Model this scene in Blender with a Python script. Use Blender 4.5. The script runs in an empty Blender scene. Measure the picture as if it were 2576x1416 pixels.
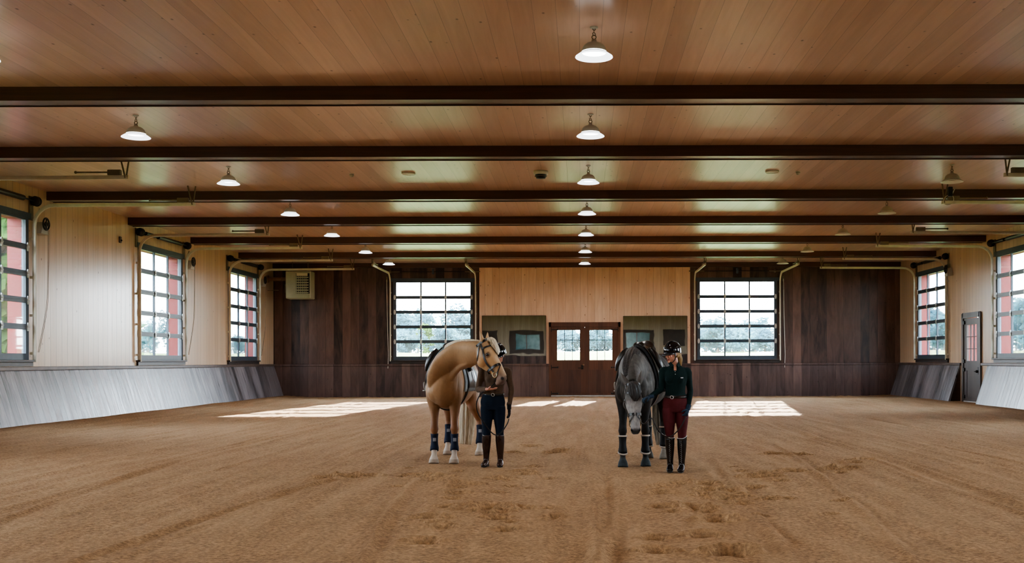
import bpy, math, random
import numpy as np
from mathutils import Vector, Matrix, noise
random.seed(7); rng = np.random.default_rng(11)
S = bpy.context.scene
COL = S.collection
R = math.radians
F, VX, VY, CZ, ROLL = 2612.0, 1460.0, 908.0, 1.49, 0.0026
def P(px, py, d):                       # point of the photograph at depth d metres
    dx, dy = px-VX, py-VY
    return Vector(((dx+ROLL*dy)*d/F, d, CZ-(dy-ROLL*dx)*d/F))
def PF(px, py):                         # point of the sand floor
    dx, dy = px-VX, py-VY
    d = CZ*F/(dy-ROLL*dx)
    return Vector(((dx+ROLL*dy)*d/F, d, 0))
XL, XR, YB, YF, ZC = -13.0, 13.55, 44.0, -12.0, 5.65
WT = 0.42                               # wall thickness
# ------------------------------------------------------------------ objects
def tag(o, label=None, cat=None, group=None, kind=None):
    if label: o['label'] = label
    if cat: o['category'] = cat
    if group: o['group'] = group
    if kind: o['kind'] = kind
    return o
def empty(name, loc=(0,0,0), rz=0.0):
    o = bpy.data.objects.new(name, None); COL.objects.link(o)
    o.empty_display_size = .1; o.location = loc; o.rotation_euler = (0,0,rz)
    return o
def kids(o): return [c for c in bpy.data.objects if c.parent == o]
def copy_tree(o, parent=None):
    c = o.copy(); COL.objects.link(c)
    if parent is not None: c.parent = parent
    for ch in kids(o): copy_tree(ch, c)
    return c
def link(name, me, mat=None, parent=None, loc=None):
    o = bpy.data.objects.new(name, me); COL.objects.link(o)
    if mat is not None and len(me.materials) == 0: me.materials.append(mat)
    if parent is not None: o.parent = parent
    if loc is not None: o.location = loc
    return o
def cr(pts, rad, sub):
    """Catmull-Rom resample of points and radii"""
    p = np.array([list(q) for q in pts], float)
    r = np.array([(q if isinstance(q,(tuple,list)) else (q,q)) for q in rad], float)
    if sub <= 1 or len(p) < 3: return p, r
    a = np.hstack([p, r]); n = len(a)
    ext = np.vstack([2*a[0]-a[1], a, 2*a[-1]-a[-2]])
    out = []
    for i in range(n-1):
        p0,p1,p2,p3 = ext[i:i+4]
        for k in range(sub):
            t = k/sub
            out.append(.5*((2*p1)+(-p0+p2)*t+(2*p0-5*p1+4*p2-p3)*t*t+(-p0+3*p1-3*p2+p3)*t**3))
    out.append(a[-1]); out = np.array(out)
    return out[:,:3], np.maximum(out[:,3:], .0008)
class MB:
    def __init__(s): s.v = []; s.f = []
    def add(s, vs, fs):
        b = len(s.v); s.v += [tuple(v) for v in vs]; s.f += [tuple(b+i for i in f) for f in fs]; return s
    def box(s, c, d, rz=0.0, bev=0.0):
        cx,cy,cz = c; x,y,z = d[0]/2,d[1]/2,d[2]/2
        co, si = math.cos(rz), math.sin(rz)
        def tr(a,b,e): return (cx+a*co-b*si, cy+a*si+b*co, cz+e)
        if bev <= 0:
            vs = [tr(i*x,j*y,k*z) for i in (-1,1) for j in (-1,1) for k in (-1,1)]
            return s.add(vs, [(0,1,3,2),(4,6,7,5),(0,4,5,1),(2,3,7,6),(0,2,6,4),(1,5,7,3)])
        vs=[]; idx={}
        for i in (-1,1):
            for j in (-1,1):
                for k in (-1,1):
                    for ax in range(3):
                        q=[i*x,j*y,k*z]
                        for a2 in range(3):
                            if a2!=ax: q[a2]-= (i,j,k)[a2]*bev
                        idx[(i,j,k,ax)]=len(vs); vs.append(tr(*q))
        fs=[]
        for ax in range(3):
            o1,o2=[a for a in range(3) if a!=ax]
            for sg in (-1,1):
                f=[]
                for (a,b) in ((-1,-1),(1,-1),(1,1),(-1,1)):
                    q=[0,0,0]; q[ax]=sg; q[o1]=a; q[o2]=b; f.append(idx[(*q,ax)])
                fs.append(f)
            for a in (-1,1):
                for b in (-1,1):
                    q0=[0,0,0]; q0[o1]=a; q0[o2]=b; q0[ax]=-1; q1=list(q0); q1[ax]=1
                    fs.append((idx[(*q0,o1)],idx[(*q1,o1)],idx[(*q1,o2)],idx[(*q0,o2)]))
        for i in (-1,1):
            for j in (-1,1):
                for k in (-1,1): fs.append((idx[(i,j,k,0)],idx[(i,j,k,1)],idx[(i,j,k,2)]))
        return s.add(vs,fs)
    def bx(s, x0,x1,y0,y1,z0,z1, bev=0.0):
        return s.box(((x0+x1)/2,(y0+y1)/2,(z0+z1)/2),(abs(x1-x0),abs(y1-y0),abs(z1-z0)),0,bev)
    def prism(s, poly, axis, a, b):
        n=len(poly); vs=[]
        for t in (a,b):
            for (u,w) in poly:
                q = {'x':(t,u,w),'y':(u,t,w),'z':(u,w,t)}[axis]; vs.append(q)
        fs=[tuple(range(n)),tuple(range(2*n-1,n-1,-1))]+[(i,(i+1)%n,n+(i+1)%n,n+i) for i in range(n)]
        return s.add(vs,fs)
    def loft(s, pts, rad, side=(1,0,0), n=16, sub=4, power=2.0, flute=None, cap=True, closed=False, roll=0.0, egg=0.0):
        p, r = cr(pts, rad, sub)
        m = len(p); side = Vector(side).normalized()
        vs=[]; fs=[]; prev=None
        an = [2*math.pi*k/n+roll for k in range(n)]
        for i in range(m):
            if closed: t = Vector(p[(i+1)%m]-p[i-1])
            else: t = Vector(p[min(i+1,m-1)]-p[max(i-1,0)])
            t.normalize()
            b = side - t*side.dot(t)
            if b.length < .05: b = prev - t*prev.dot(t) if prev is not None else t.orthogonal()
            b.normalize(); prev = b; nn = t.cross(b)
            c = Vector(p[i])
            for k in range(n):
                ca, sa = math.cos(an[k]), math.sin(an[k])
                if power != 2.0:
                    ca = math.copysign(abs(ca)**(2/power), ca); sa = math.copysign(abs(sa)**(2/power), sa)
                g = 1.0 if flute is None else flute(k/n, i/(m-1))
                e = 1.0-egg*sa
                vs.append(c + b*(r[i][0]*ca*g*e) + nn*(r[i][1]*sa*g))
        last = m if closed else m-1
        for i in range(last):
            j=(i+1)%m
            for k in range(n):
                l=(k+1)%n
                fs.append((i*n+k, i*n+l, j*n+l, j*n+k))
        if cap and not closed:
            fs.append(tuple(range(n-1,-1,-1))); fs.append(tuple(range((m-1)*n, m*n)))
        return s.add(vs,fs)
    def tube(s, pts, r, n=8, sub=1, **k):
        rr = r if isinstance(r,(list,)) else [r]*len(pts)
        return s.loft(pts, rr, n=n, sub=sub, side=(.13,.31,.94), **k)
    def ball(s, c, r, n=16, m=10, rot=None):
        rx,ry,rz = r if isinstance(r,(tuple,list)) else (r,r,r)
        vs=[]; fs=[]; c=Vector(c)
        for i in range(1,m):
            ph=math.pi*i/m
            for k in range(n):
                th=2*math.pi*k/n
                q=Vector((rx*math.sin(ph)*math.cos(th), ry*math.sin(ph)*math.sin(th), rz*math.cos(ph)))
                if rot is not None: q = rot @ q
                vs.append(c+q)
        q=Vector((0,0,rz)); q = rot@q if rot is not None else q
        vs += [c+q, c-q]; T=len(vs)-2; B=T+1
        for i in range(m-2):
            for k in range(n):
                l=(k+1)%n; fs.append((i*n+k,(i+1)*n+k,(i+1)*n+l,i*n+l))
        for k in range(n):
            l=(k+1)%n; fs.append((T,k,l)); fs.append((B,(m-2)*n+l,(m-2)*n+k))
        return s.add(vs,fs)
    def lathe(s, c, prof, n=32, axis='z'):
        """prof: list of (radius, height)"""
        vs=[]; fs=[]; m=len(prof)
        for (r,h) in prof:
            for k in range(n):
                a=2*math.pi*k/n; u,w=r*math.cos(a),r*math.sin(a)
                q={'z':(u,w,h),'y':(u,h,w),'x':(h,u,w)}[axis]
                vs.append((c[0]+q[0],c[1]+q[1],c[2]+q[2]))
        for i in range(m-1):
            for k in range(n):
                l=(k+1)%n; fs.append((i*n+k,i*n+l,(i+1)*n+l,(i+1)*n+k))
        return s.add(vs,fs)
    def ring(s, c, R_, r, nrm=(0,0,1), n=20, k=6, sx=1.0, sy=1.0):
        nrm=Vector(nrm).normalized(); u=nrm.orthogonal().normalized(); w=nrm.cross(u)
        pts=[Vector(c)+u*(R_*sx*math.cos(2*math.pi*i/n))+w*(R_*sy*math.sin(2*math.pi*i/n)) for i in range(n)]
        return s.loft(pts,[r]*n,side=nrm,n=k,sub=1,closed=True)
    def mesh(s, name, smooth=False):
        me=bpy.data.meshes.new(name); me.from_pydata([tuple(v) for v in s.v],[],s.f); me.validate(); me.update()
        if smooth: me.polygons.foreach_set('use_smooth',[True]*len(me.polygons))
        return me
    def build(s, name, mat, parent=None, smooth=False, loc=None):
        me=s.mesh(name,smooth)
        if smooth == 'auto':
            pass
        return link(name,me,mat,parent,loc)
    def remesh(s, name, voxel, it=3, fac=.5):
        me=s.mesh(name+'_src'); o=bpy.data.objects.new(name+'_src',me); COL.objects.link(o)
        m=o.modifiers.new('r','REMESH'); m.mode='VOXEL'; m.voxel_size=voxel; m.use_smooth_shade=True
        if it:
            k=o.modifiers.new('s','SMOOTH'); k.iterations=it; k.factor=fac
        dg=bpy.context.evaluated_depsgraph_get(); dg.update()
        out=bpy.data.meshes.new_from_object(o.evaluated_get(dg)); out.name=name
        bpy.data.objects.remove(o); bpy.data.meshes.remove(me)
        out.materials.clear()
        out.polygons.foreach_set('use_smooth',[True]*len(out.polygons))
        return out
def strip(path, nrm, width, th, mb=None):
    """flat strap along path, lying on surface whose outward normals are nrm"""
    mb = mb or MB(); m=len(path); vs=[]; fs=[]
    for i in range(m):
        t=(Vector(path[min(i+1,m-1)])-Vector(path[max(i-1,0)])).normalized()
        n=Vector(nrm[i]).normalized(); b=t.cross(n).normalized(); c=Vector(path[i])
        for (u,w) in ((-1,0),(1,0),(1,1),(-1,1)): vs.append(c+b*(u*width/2)+n*(w*th))
    for i in range(m-1):
        for k in range(4):
            l=(k+1)%4; fs.append((i*4+k,i*4+l,i*4+4+l,i*4+4+k))
    fs += [(3,2,1,0),tuple(range((m-1)*4,m*4))]
    return mb.add(vs,fs)
def vcol(me, fn):
    n=len(me.vertices); co=np.empty(n*3,np.float32); me.vertices.foreach_get('co',co); co=co.reshape(-1,3)
    c=np.ones((n,4),np.float32); c[:,:3]=fn(co)
    a=me.color_attributes.new('Col','FLOAT_COLOR','POINT'); a.data.foreach_set('color',c.ravel())
def lin(r,g,b):
    return tuple(((c/255)/12.92 if c/255<=.04045 else ((c/255+.055)/1.055)**2.4) for c in (r,g,b))
def sst(a,b,x):
    t=np.clip((x-a)/(b-a),0,1); return t*t*(3-2*t)
# ------------------------------------------------------------------ materials
class NT:
    def __init__(s, name):
        s.m=bpy.data.materials.new(name); s.m.use_nodes=True; s.t=s.m.node_tree; s.t.nodes.clear()
        s.out=s.n('ShaderNodeOutputMaterial')
    def n(s, typ, props=None, **inp):
        nd=s.t.nodes.new(typ)
        for k,v in (props or {}).items(): setattr(nd,k,v)
        for k,v in inp.items():
            key=int(k[1:]) if k[0]=='i' and k[1:].isdigit() else k.replace('_',' ')
            s.set(nd.inputs[key],v)
        return nd
    def set(s, sock, v):
        if isinstance(v, bpy.types.NodeSocket): s.t.links.new(v,sock)
        elif isinstance(v, bpy.types.Node): s.t.links.new(v.outputs[0],sock)
        else:
            if sock.type=='RGBA' and len(v)==3: v=(*v,1)
            sock.default_value=v
    def ma(s, op, a, b=0.0, c=0.0, clamp=False):
        return s.n('ShaderNodeMath',{'operation':op,'use_clamp':clamp},i0=a,i1=b,i2=c).outputs[0]
    def mix(s, f, a, b, typ='MIX'):
        nd=s.t.nodes.new('ShaderNodeMix'); nd.data_type='RGBA'; nd.blend_type=typ; nd.clamp_factor=True
        s.set(nd.inputs[0],f); s.set(nd.inputs[6],a); s.set(nd.inputs[7],b); return nd.outputs[2]
    def mr(s, v, a, b, c=0.0, d=1.0):
        return s.n('ShaderNodeMapRange',None,i0=v,i1=a,i2=b,i3=c,i4=d).outputs[0]
    def xyz(s, x, y, z): return s.n('ShaderNodeCombineXYZ',None,i0=x,i1=y,i2=z).outputs[0]
    def noise(s, vec, scale, detail=3.0, rough=.55, dist=0.0):
        return s.n('ShaderNodeTexNoise',None,Vector=vec,Scale=scale,Detail=detail,Roughness=rough,Distortion=dist).outputs[0]
    def bsdf(s, color, rough=.5, spec=.5, metal=0.0, bump=None, bs=.3, bd=.01, **extra):
        b=s.n('ShaderNodeBsdfPrincipled',None,Base_Color=color,Roughness=rough,Metallic=metal)
        b.inputs['Specular IOR Level'].default_value=spec
        if bump is not None:
            bp=s.n('ShaderNodeBump',None,Strength=bs,Distance=bd,Height=bump); s.t.links.new(bp.outputs[0],b.inputs['Normal'])
        for k,v in extra.items(): s.set(b.inputs[k.replace('_',' ')],v)
        s.t.links.new(b.outputs[0],s.out.inputs[0]); return s.m
def pos(t, obj=False):
    if obj: v=t.n('ShaderNodeTexCoord').outputs['Object']
    else: v=t.n('ShaderNodeNewGeometry').outputs['Position']
    sp=t.n('ShaderNodeSeparateXYZ',None,i0=v); return v, dict(x=sp.outputs[0],y=sp.outputs[1],z=sp.outputs[2])
def planks(name, along, across, w, c1, c2, groove=.03, gdark=.35, rough=.35, spec=.5, knot=0.0, kcol=(.12,.05,.02), bs=.35, gu=30.0, gv=1.2, contrast=1.0, roughvar=0.0, coat=0.0, pv=.75, crough=.22):
    t=NT(name); v,a=pos(t); u=t.ma('DIVIDE',a[across],w); pid=t.ma('FLOOR',u); fr=t.ma('FRACT',u)
    rnd=t.n('ShaderNodeTexWhiteNoise',{'noise_dimensions':'1D'},W=pid).outputs[0]
    gx=t.ma('ADD',t.ma('MULTIPLY',a[across],gu),t.ma('MULTIPLY',rnd,91.0))
    gvv=t.ma('ADD',t.ma('MULTIPLY',a[along],gv),t.ma('MULTIPLY',rnd,37.0))
    third=[k for k in 'xyz' if k not in (along,across)][0]
    vec=t.xyz(gx,gvv,t.ma('MULTIPLY',a[third],gv*2))
    g=t.noise(vec,1.0,4.0,.6,.6)
    f=t.ma('ADD',t.ma('MULTIPLY',t.ma('SUBTRACT',g,.5),1.5*contrast),t.ma('ADD',.5,t.ma('MULTIPLY',t.ma('SUBTRACT',rnd,.5),pv*contrast)),clamp=True)
    col=t.mix(f,c1,c2)
    if knot>0:
        kv=t.xyz(t.ma('ADD',t.ma('MULTIPLY',a[across],7.0),t.ma('MULTIPLY',rnd,53.0)),t.ma('ADD',t.ma('MULTIPLY',a[along],4.2),t.ma('MULTIPLY',rnd,29.0)),0.0)
        vo=t.n('ShaderNodeTexVoronoi',None,Vector=kv,Scale=1.0)
        sel=t.n('ShaderNodeTexWhiteNoise',{'noise_dimensions':'3D'},Vector=vo.outputs['Color']).outputs[0]
        km=t.ma('MULTIPLY',t.mr(vo.outputs['Distance'],.05,.17,1.0,0.0),t.ma('LESS_THAN',sel,knot))
        col=t.mix(t.ma('MULTIPLY',km,.8),col,kcol)
    gm=t.ma('MAXIMUM',t.mr(fr,0.0,groove,1.0,0.0),t.mr(fr,1.0-groove,1.0,0.0,1.0))
    col=t.mix(t.ma('MULTIPLY',gm,1.0-gdark),col,tuple(c*.25 for c in c1))
    h=t.ma('SUBTRACT',t.ma('MULTIPLY',g,.25),gm)
    h=t.ma('ADD',h,t.ma('MULTIPLY',rnd,.5))
    rg=t.ma('ADD',rough,t.ma('MULTIPLY',t.ma('SUBTRACT',g,.5),roughvar)) if roughvar else rough
    return t.bsdf(col,rg,spec,bump=h,bs=bs,bd=.006,Coat_Weight=coat,Coat_Roughness=crough)
def plain(name, col, rough=.5, spec=.5, metal=0.0, var=.12, sc=6.0, bump=0.0, bsc=60.0, **ex):
    t=NT(name); v,a=pos(t,True); g=t.noise(v,sc,3.0)
    c=t.mix(t.mr(g,.3,.7),tuple(x*(1-var) for x in col),tuple(min(1,x*(1+var)) for x in col))
    if bump: return t.bsdf(c,rough,spec,metal,bump=t.noise(v,bsc,2.0),bs=bump,bd=.004,**ex)
    return t.bsdf(c,rough,spec,metal,**ex)
def attr_mat(name, rough=.6, spec=.35, bump=.25, bsc=(60,60,60), var=.16, sheen=0.0, vsc=9.0):
    t=NT(name); v,a=pos(t,True)
    c=t.n('ShaderNodeAttribute',{'attribute_name':'Col'}).outputs[0]
    vec=t.xyz(t.ma('MULTIPLY',a['x'],bsc[0]),t.ma('MULTIPLY',a['y'],bsc[1]),t.ma('MULTIPLY',a['z'],bsc[2]))
    g=t.noise(vec,1.0,3.0); g2=t.noise(v,vsc,3.0)
    c=t.mix(t.mr(g2,.3,.7,0.0,1.0),t.mix(1.0,c,(1-var,)*3,'MULTIPLY'),c)
    c=t.mix(t.mr(g,.3,.7,0.0,1.0),t.mix(1.0,c,(1-var,)*3,'MULTIPLY'),c)
    return t.bsdf(c,rough,spec,bump=g,bs=bump,bd=.004,Sheen_Weight=sheen)
def emit(name, col, st):
    t=NT(name); e=t.n('ShaderNodeEmission',None,Color=col,Strength=st); t.t.links.new(e.outputs[0],t.out.inputs[0]); return t.m
M={}
M['ceiling']=planks('pine_ceiling','y','x',.28,lin(190,151,134),lin(226,190,175),groove=.022,gdark=.45,rough=.30,spec=.5,knot=.20,kcol=lin(70,44,30),bs=.16,gu=10,gv=.6,contrast=.6,coat=.35)
M['pine_y']=planks('pine_wall_side','z','y',.28,lin(198,166,134),lin(228,204,176),groove=.04,gdark=.35,rough=.30,spec=.5,knot=.08,kcol=lin(110,70,44),bs=.35,gu=12,gv=.7,contrast=.55,coat=.5)
M['pine_x']=planks('pine_panel','z','x',.31,lin(208,166,138),lin(240,210,184),groove=.025,gdark=.35,rough=.5,spec=.3,knot=.34,kcol=lin(120,72,40),bs=.25,gu=6,gv=.9,contrast=.8,pv=.45)
M['dark_x']=planks('dark_stained_planks','z','x',.36,lin(44,32,31),lin(118,90,80),groove=.03,gdark=.35,rough=.46,spec=.4,knot=.12,kcol=lin(24,16,14),bs=.3,gu=4,gv=.8,contrast=1.0)
M['wains_x']=planks('dark_stained_wainscot','z','x',.36,lin(62,48,48),lin(124,100,94),groove=.03,gdark=.35,rough=.42,spec=.5,knot=.12,kcol=lin(30,20,18),bs=.3,gu=4,gv=.8,contrast=.9)
M['kick_y']=planks('stained_kickboards','z','y',.26,lin(50,46,50),lin(150,144,150),groove=.03,gdark=.3,rough=.38,spec=.7,knot=.30,kcol=lin(30,26,26),bs=.6,gu=9,gv=.8,contrast=1.9,roughvar=.6,coat=.40,pv=.32,crough=.32)
M['ledge']=plain('stained_ledge',lin(92,78,72),.4,.6,var=.25,sc=4)
M['beam']=planks('dark_beam_wood','x','z',2.7,lin(36,22,15),lin(84,54,37),groove=.002,rough=.33,spec=.55,bs=.25,gu=22,gv=.7,contrast=.8,coat=.15)
M['front']=planks('front_wall_planks','z','x',.2,lin(176,166,148),lin(214,204,186),groove=.04,rough=.55,contrast=.6)
M['red']=planks('red_exterior_boards','z','y',.3,lin(118,26,20),lin(150,40,32),groove=.02,rough=.6,contrast=.7,gu=8)
M['frame']=plain('charcoal_window_frame',lin(62,74,86),.42,.5,var=.1)
M['lining']=plain('blue_grey_jamb_lining',lin(120,140,158),.5)
M['sill']=plain('dark_stained_sill',lin(56,48,46),.4,.5,var=.2)
M['zinc']=plain('galvanised_steel',lin(206,198,178),.42,.5,.08,var=.08)
M['zincd']=plain('dull_grey_steel',lin(126,112,92),.45,.5,.5,var=.15)
M['blackm']=plain('black_painted_metal',lin(22,20,20),.4,.5,var=.2)
M['hinge']=plain('pale_zinc_hinge',lin(190,190,186),.4,.5,.4)
M['shade']=plain('enamel_lamp_shade',lin(186,182,172),.35,.5,var=.05)
M['shade_in']=plain('white_enamel',lin(235,235,230),.3,.5,var=.02)
M['lens']=emit('lit_lamp_lens',(.93,.97,1.0),9.0)
M['lens_off']=plain('unlit_lamp_lens',lin(200,190,170),.25,.5,var=.03)
M['heater']=plain('cream_heater_enamel',lin(176,172,142),.4,.5,var=.05)
M['heater_lt']=plain('heater_badge_plate',lin(222,212,180),.4,.5,var=.04)
M['copper']=plain('flue_pipe',lin(150,118,92),.4,.5,.5,var=.15)
M['doorw']=planks('door_oak_stain','z','x',.19,lin(70,44,34),lin(108,70,52),groove=.02,rough=.42,contrast=.7,gu=14)
M['door_d']=planks('door_dark_boards','z','x',.17,lin(64,40,32),lin(98,66,52),groove=.04,rough=.45,contrast=.7,gu=14)
M['door_g']=planks('grey_stained_door','z','y',.17,lin(62,54,52),lin(96,86,82),groove=.03,rough=.42,contrast=.7,gu=14)
M['white']=plain('white_plastic',lin(220,214,200),.5)
M['lead']=plain('black_muntin',lin(40,34,34),.5)
def glass_mat(name, tint, gl, haze=0.0):
    t=NT(name); tr=t.n('ShaderNodeBsdfTransparent',None,Color=tint); g=t.n('ShaderNodeBsdfGlossy',None,Color=(1,1,1),Roughness=.02)
    fr=t.n('ShaderNodeFresnel',None,IOR=1.45); fm=t.ma('MULTIPLY',fr,gl)
    mx=t.n('ShaderNodeMixShader',None,i0=fm,i1=tr,i2=g)
    if haze: tl=t.n('ShaderNodeBsdfTranslucent',None,Color=(1,1,1)); mx=t.n('ShaderNodeMixShader',None,i0=haze,i1=mx,i2=tl)  # translucent white share imitates the bright glow veil over the windows
    t.t.links.new(mx.outputs[0],t.out.inputs[0]); return t.m
M['glass']=glass_mat('clear_window_glass',(.95,.97,.97),.6,.004)
def mirror_mat():
    t=NT('mirror_silver'); v,a=pos(t)
    wv=t.noise(t.xyz(t.ma('MULTIPLY',a['x'],.6),0.0,t.ma('MULTIPLY',a['z'],.9)),1.0,2.0)
    return t.bsdf((.72,.71,.66),.015,.5,1.0,bump=wv,bs=.05,bd=.03)
M['mirror']=mirror_mat()
M['teal']=plain('lounge_glass_reflection_tint',lin(96,140,150),.15,.6,var=.25,sc=2)  # teal base colour stands in for the outdoors reflected in the pane
def sand():
    t=NT('sand_footing'); v,a=pos(t)
    n1=t.noise(v,26.0,5.0,.65); n2=t.noise(v,2.2,4.0); n3=t.noise(v,.16,2.0)
    n4=t.noise(t.xyz(t.ma('MULTIPLY',a['x'],3.2),t.ma('MULTIPLY',a['y'],.35),0.0),1.0,4.0,.6)
    n5=t.noise(v,75.0,3.0,.7)
    c=t.mix(t.mr(n1,.30,.68),lin(110,85,60),lin(204,165,124))
    c=t.mix(t.mr(n5,.40,.28,0.0,.75),c,lin(84,58,38))
    c=t.mix(t.mr(n5,.58,.74,0.0,.5),c,lin(226,190,146))
    c=t.mix(t.mr(n2,.35,.68,0.0,.26),c,lin(126,96,68))
    c=t.mix(t.mr(n4,.42,.66,0.0,.30),c,lin(204,172,134))
    c=t.mix(t.mr(n3,.4,.65,0.0,.18),c,lin(168,126,94))
    h=t.ma('ADD',t.ma('MULTIPLY',n1,1.0),t.ma('ADD',t.ma('MULTIPLY',n2,1.2),t.ma('MULTIPLY',n4,.6)))
    return t.bsdf(c,.95,.12,bump=h,bs=1.0,bd=.022)
M['sand']=sand()
EXPO,SKY,SUN,LAMP=1.4,14.0,28.0,10.0
# ------------------------------------------------------------------ camera, light
cam=bpy.data.cameras.new('camera'); co=bpy.data.objects.new('camera',cam); COL.objects.link(co); S.camera=co
cam.sensor_width=36; cam.lens=36*F/2576; cam.sensor_fit='HORIZONTAL'
cam.shift_x=-(VX-1288)/2576; cam.shift_y=(VY-708)/2576; cam.clip_end=2000
co.location=(0,0,CZ); co.rotation_euler=(R(90),-ROLL if False else ROLL,0)
c=S.cycles; c.max_bounces=6; c.diffuse_bounces=3; c.glossy_bounces=3; c.transmission_bounces=2; c.transparent_max_bounces=6; c.adaptive_threshold=.02; c.use_light_tree=False; c.caustics_reflective=False; c.caustics_refractive=False
S.view_settings.view_transform='AgX'; S.view_settings.look='AgX - Medium High Contrast'; S.view_settings.exposure=EXPO
w=bpy.data.worlds.new('sky'); S.world=w; w.use_nodes=True; wt=w.node_tree; wt.nodes.clear()
def wn(t): return wt.nodes.new(t)
tc=wn('ShaderNodeTexCoord'); sp=wn('ShaderNodeSeparateXYZ'); rp=wn('ShaderNodeValToRGB'); bg=wn('ShaderNodeBackground'); wo=wn('ShaderNodeOutputWorld')
wt.links.new(tc.outputs['Generated'],sp.inputs[0]); wt.links.new(sp.outputs[2],rp.inputs[0]); wt.links.new(rp.outputs[0],bg.inputs[0]); wt.links.new(bg.outputs[0],wo.inputs[0])
rp.color_ramp.elements[0].position=0.0; rp.color_ramp.elements[0].color=(.90,.95,1,1)
rp.color_ramp.elements[1].position=.6; rp.color_ramp.elements[1].color=(.62,.78,1,1)
bg.inputs[1].default_value=SKY
sl=bpy.data.lights.new('sun','SUN'); sl.energy=SUN; sl.angle=R(.6); sl.color=(1,.90,.74)
so=bpy.data.objects.new('sun',sl); COL.objects.link(so)
so.rotation_euler=Vector((-.46,-3.3,-1)).to_track_quat('-Z','Y').to_euler()
# ------------------------------------------------------------------ shell
WW,WH,SZ=3.39,3.34,1.55                       # window unit
WIN=[('left',21.05),('left',30.52),('left',38.33),('left',11.7),('right',38.28),('right',30.40),('right',21.05),('right',11.7),('back',-7.92),('back',4.95),('left',2.3),('right',2.3),('left',-7.0),('right',-7.0)]  # last four are unseen windows, added for daylight at the camera end
def wall_grid(u0,u1,z0,z1,holes):
    us=sorted({u0,u1,*[h[0] for h in holes],*[h[1] for h in holes]}); zs=sorted({z0,z1,*[h[2] for h in holes],*[h[3] for h in holes]})
    for i in range(len(us)-1):
        for j in range(len(zs)-1):
            a,b=(us[i]+us[i+1])/2,(zs[j]+zs[j+1])/2
            if not any(h[0]<a<h[1] and h[2]<b<h[3] for h in holes): yield us[i],us[i+1],zs[j],zs[j+1]
def struct(mb,name,mat,label,smooth=False):
    o=mb.build(name,mat,None,smooth); return tag(o,label,name.split('_')[0].split('.')[0],None,'structure')
hl=[(y,y+WW,SZ,SZ+WH) for s,y in WIN if s=='left']
hr=[(y,y+WW,SZ,SZ+WH) for s,y in WIN if s=='right']+[(35.1,36.7,0.0,3.1)]
hb=[(x,x+WW,SZ,SZ+WH) for s,x in WIN if s=='back']+[(-1.33,1.70,0.0,3.13)]
mb=MB()
for a,b,c,d in wall_grid(YF,YB,0,ZC,hl): mb.bx(XL-WT,XL,a,b,c,d)
struct(mb,'wall_left',M['pine_y'],'pale pine plank side wall on the left with three tall glazed openings')
mb=MB()
for a,b,c,d in wall_grid(YF,YB,0,ZC,hr): mb.bx(XR,XR+WT,a,b,c,d)
struct(mb,'wall_right',M['pine_y'],'pale pine plank side wall on the right with a narrow door')
mb=MB()
for a,b,c,d in wall_grid(XL-WT,XR+WT,0,ZC,hb): mb.bx(a,b,YB,YB+WT,c,d)
struct(mb,'wall_back',M['dark_x'],'far end wall of dark brown stained vertical planks')
mb=MB(); mb.bx(XL-WT,XR+WT,YF-.2,YF,0,ZC)
struct(mb,'wall_front',M['front'],'grey beige plank wall seen only in the mirrors')
mb=MB(); mb.bx(XL-WT,XR+WT,YF-.2,YB+WT,ZC,ZC+.25)
struct(mb,'ceiling',M['ceiling'],'varnished pine plank ceiling above the arena')
ORD=['nearest the camera','second from the camera','third from the camera','fourth from the camera','fifth from the camera','sixth from the camera, nearest the far wall']
for i,d in enumerate((15.67,20.05,25.30,29.85,34.65,39.50)):
    mb=MB(); mb.bx(XL,XR,d,d+.32,ZC-.21,ZC); mb.bx(XL,XR,d+.325,d+.345,ZC-.225,ZC-.19)
    o=struct(mb,'ceiling_beam',M['beam'],'dark timber ceiling beam, '+ORD[i]); o['category']='beam'; o['group']='dark ceiling beams'
mb=MB(); mb.bx(XL,XR,YB-.12,YB,ZC-.2,ZC)
struct(mb,'trim_1',M['beam'],'dark timber half beam where the far wall meets the ceiling')
# pine panel on the end wall, dark wainscot and ledges
mb=MB()
for a,b,c,d in wall_grid(-4.27,4.66,1.38,ZC-.2,[(-1.33,1.70,0,3.13)]): mb.bx(a,b,YB-.05,YB,c,d)
struct(mb,'trim_2',M['pine_x'],'pale knotty pine panel above the double door on the far wall')
mb=MB(); mb.bx(XL,-1.33,YB-.09,YB,-.1,1.30); mb.bx(1.70,XR,YB-.09,YB,-.1,1.30)
struct(mb,'baseboard_back',M['wains_x'],'dark brown plank wainscot along the far wall')
mb=MB(); mb.bx(XL,-1.33,YB-.14,YB,1.30,1.38,.01); mb.bx(1.70,XR,YB-.14,YB,1.30,1.38,.01)
struct(mb,'trim_3',M['wains_x'],'dark ledge board on top of the far wainscot')
kp=[(0.0,1.31),(.05,1.31),(.50,-.12),(.42,-.12)]
def kick(name,x0,sg,y0,y1,label):
    mb=MB(); q=[(x0+sg*u,z) for u,z in kp]
    vs=[(u,y,z) for y in (y0,y1) for u,z in q]
    mb.add(vs,[(0,1,2,3),(7,6,5,4)]+[(i,(i+1)%4,4+(i+1)%4,4+i) for i in range(4)])
    if sg<0:
        pass
    return struct(mb,name,M['kick_y'],label)
kick('baseboard_left',XL,1,YF,YB,'slanting grey stained kickboards along the left wall')
kick('baseboard_right',XR,-1,36.98,YB,'slanting kickboards between the narrow door and the far corner')
kick('baseboard_right.001',XR,-1,YF,34.42,'slanting kickboards on the camera side of the narrow door')
mb=MB(); mb.prism([(XR,1.30),(XR-.03,1.30),(XR-.42,-.05),(XR,-.05)],'y',37.02,37.05)
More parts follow.
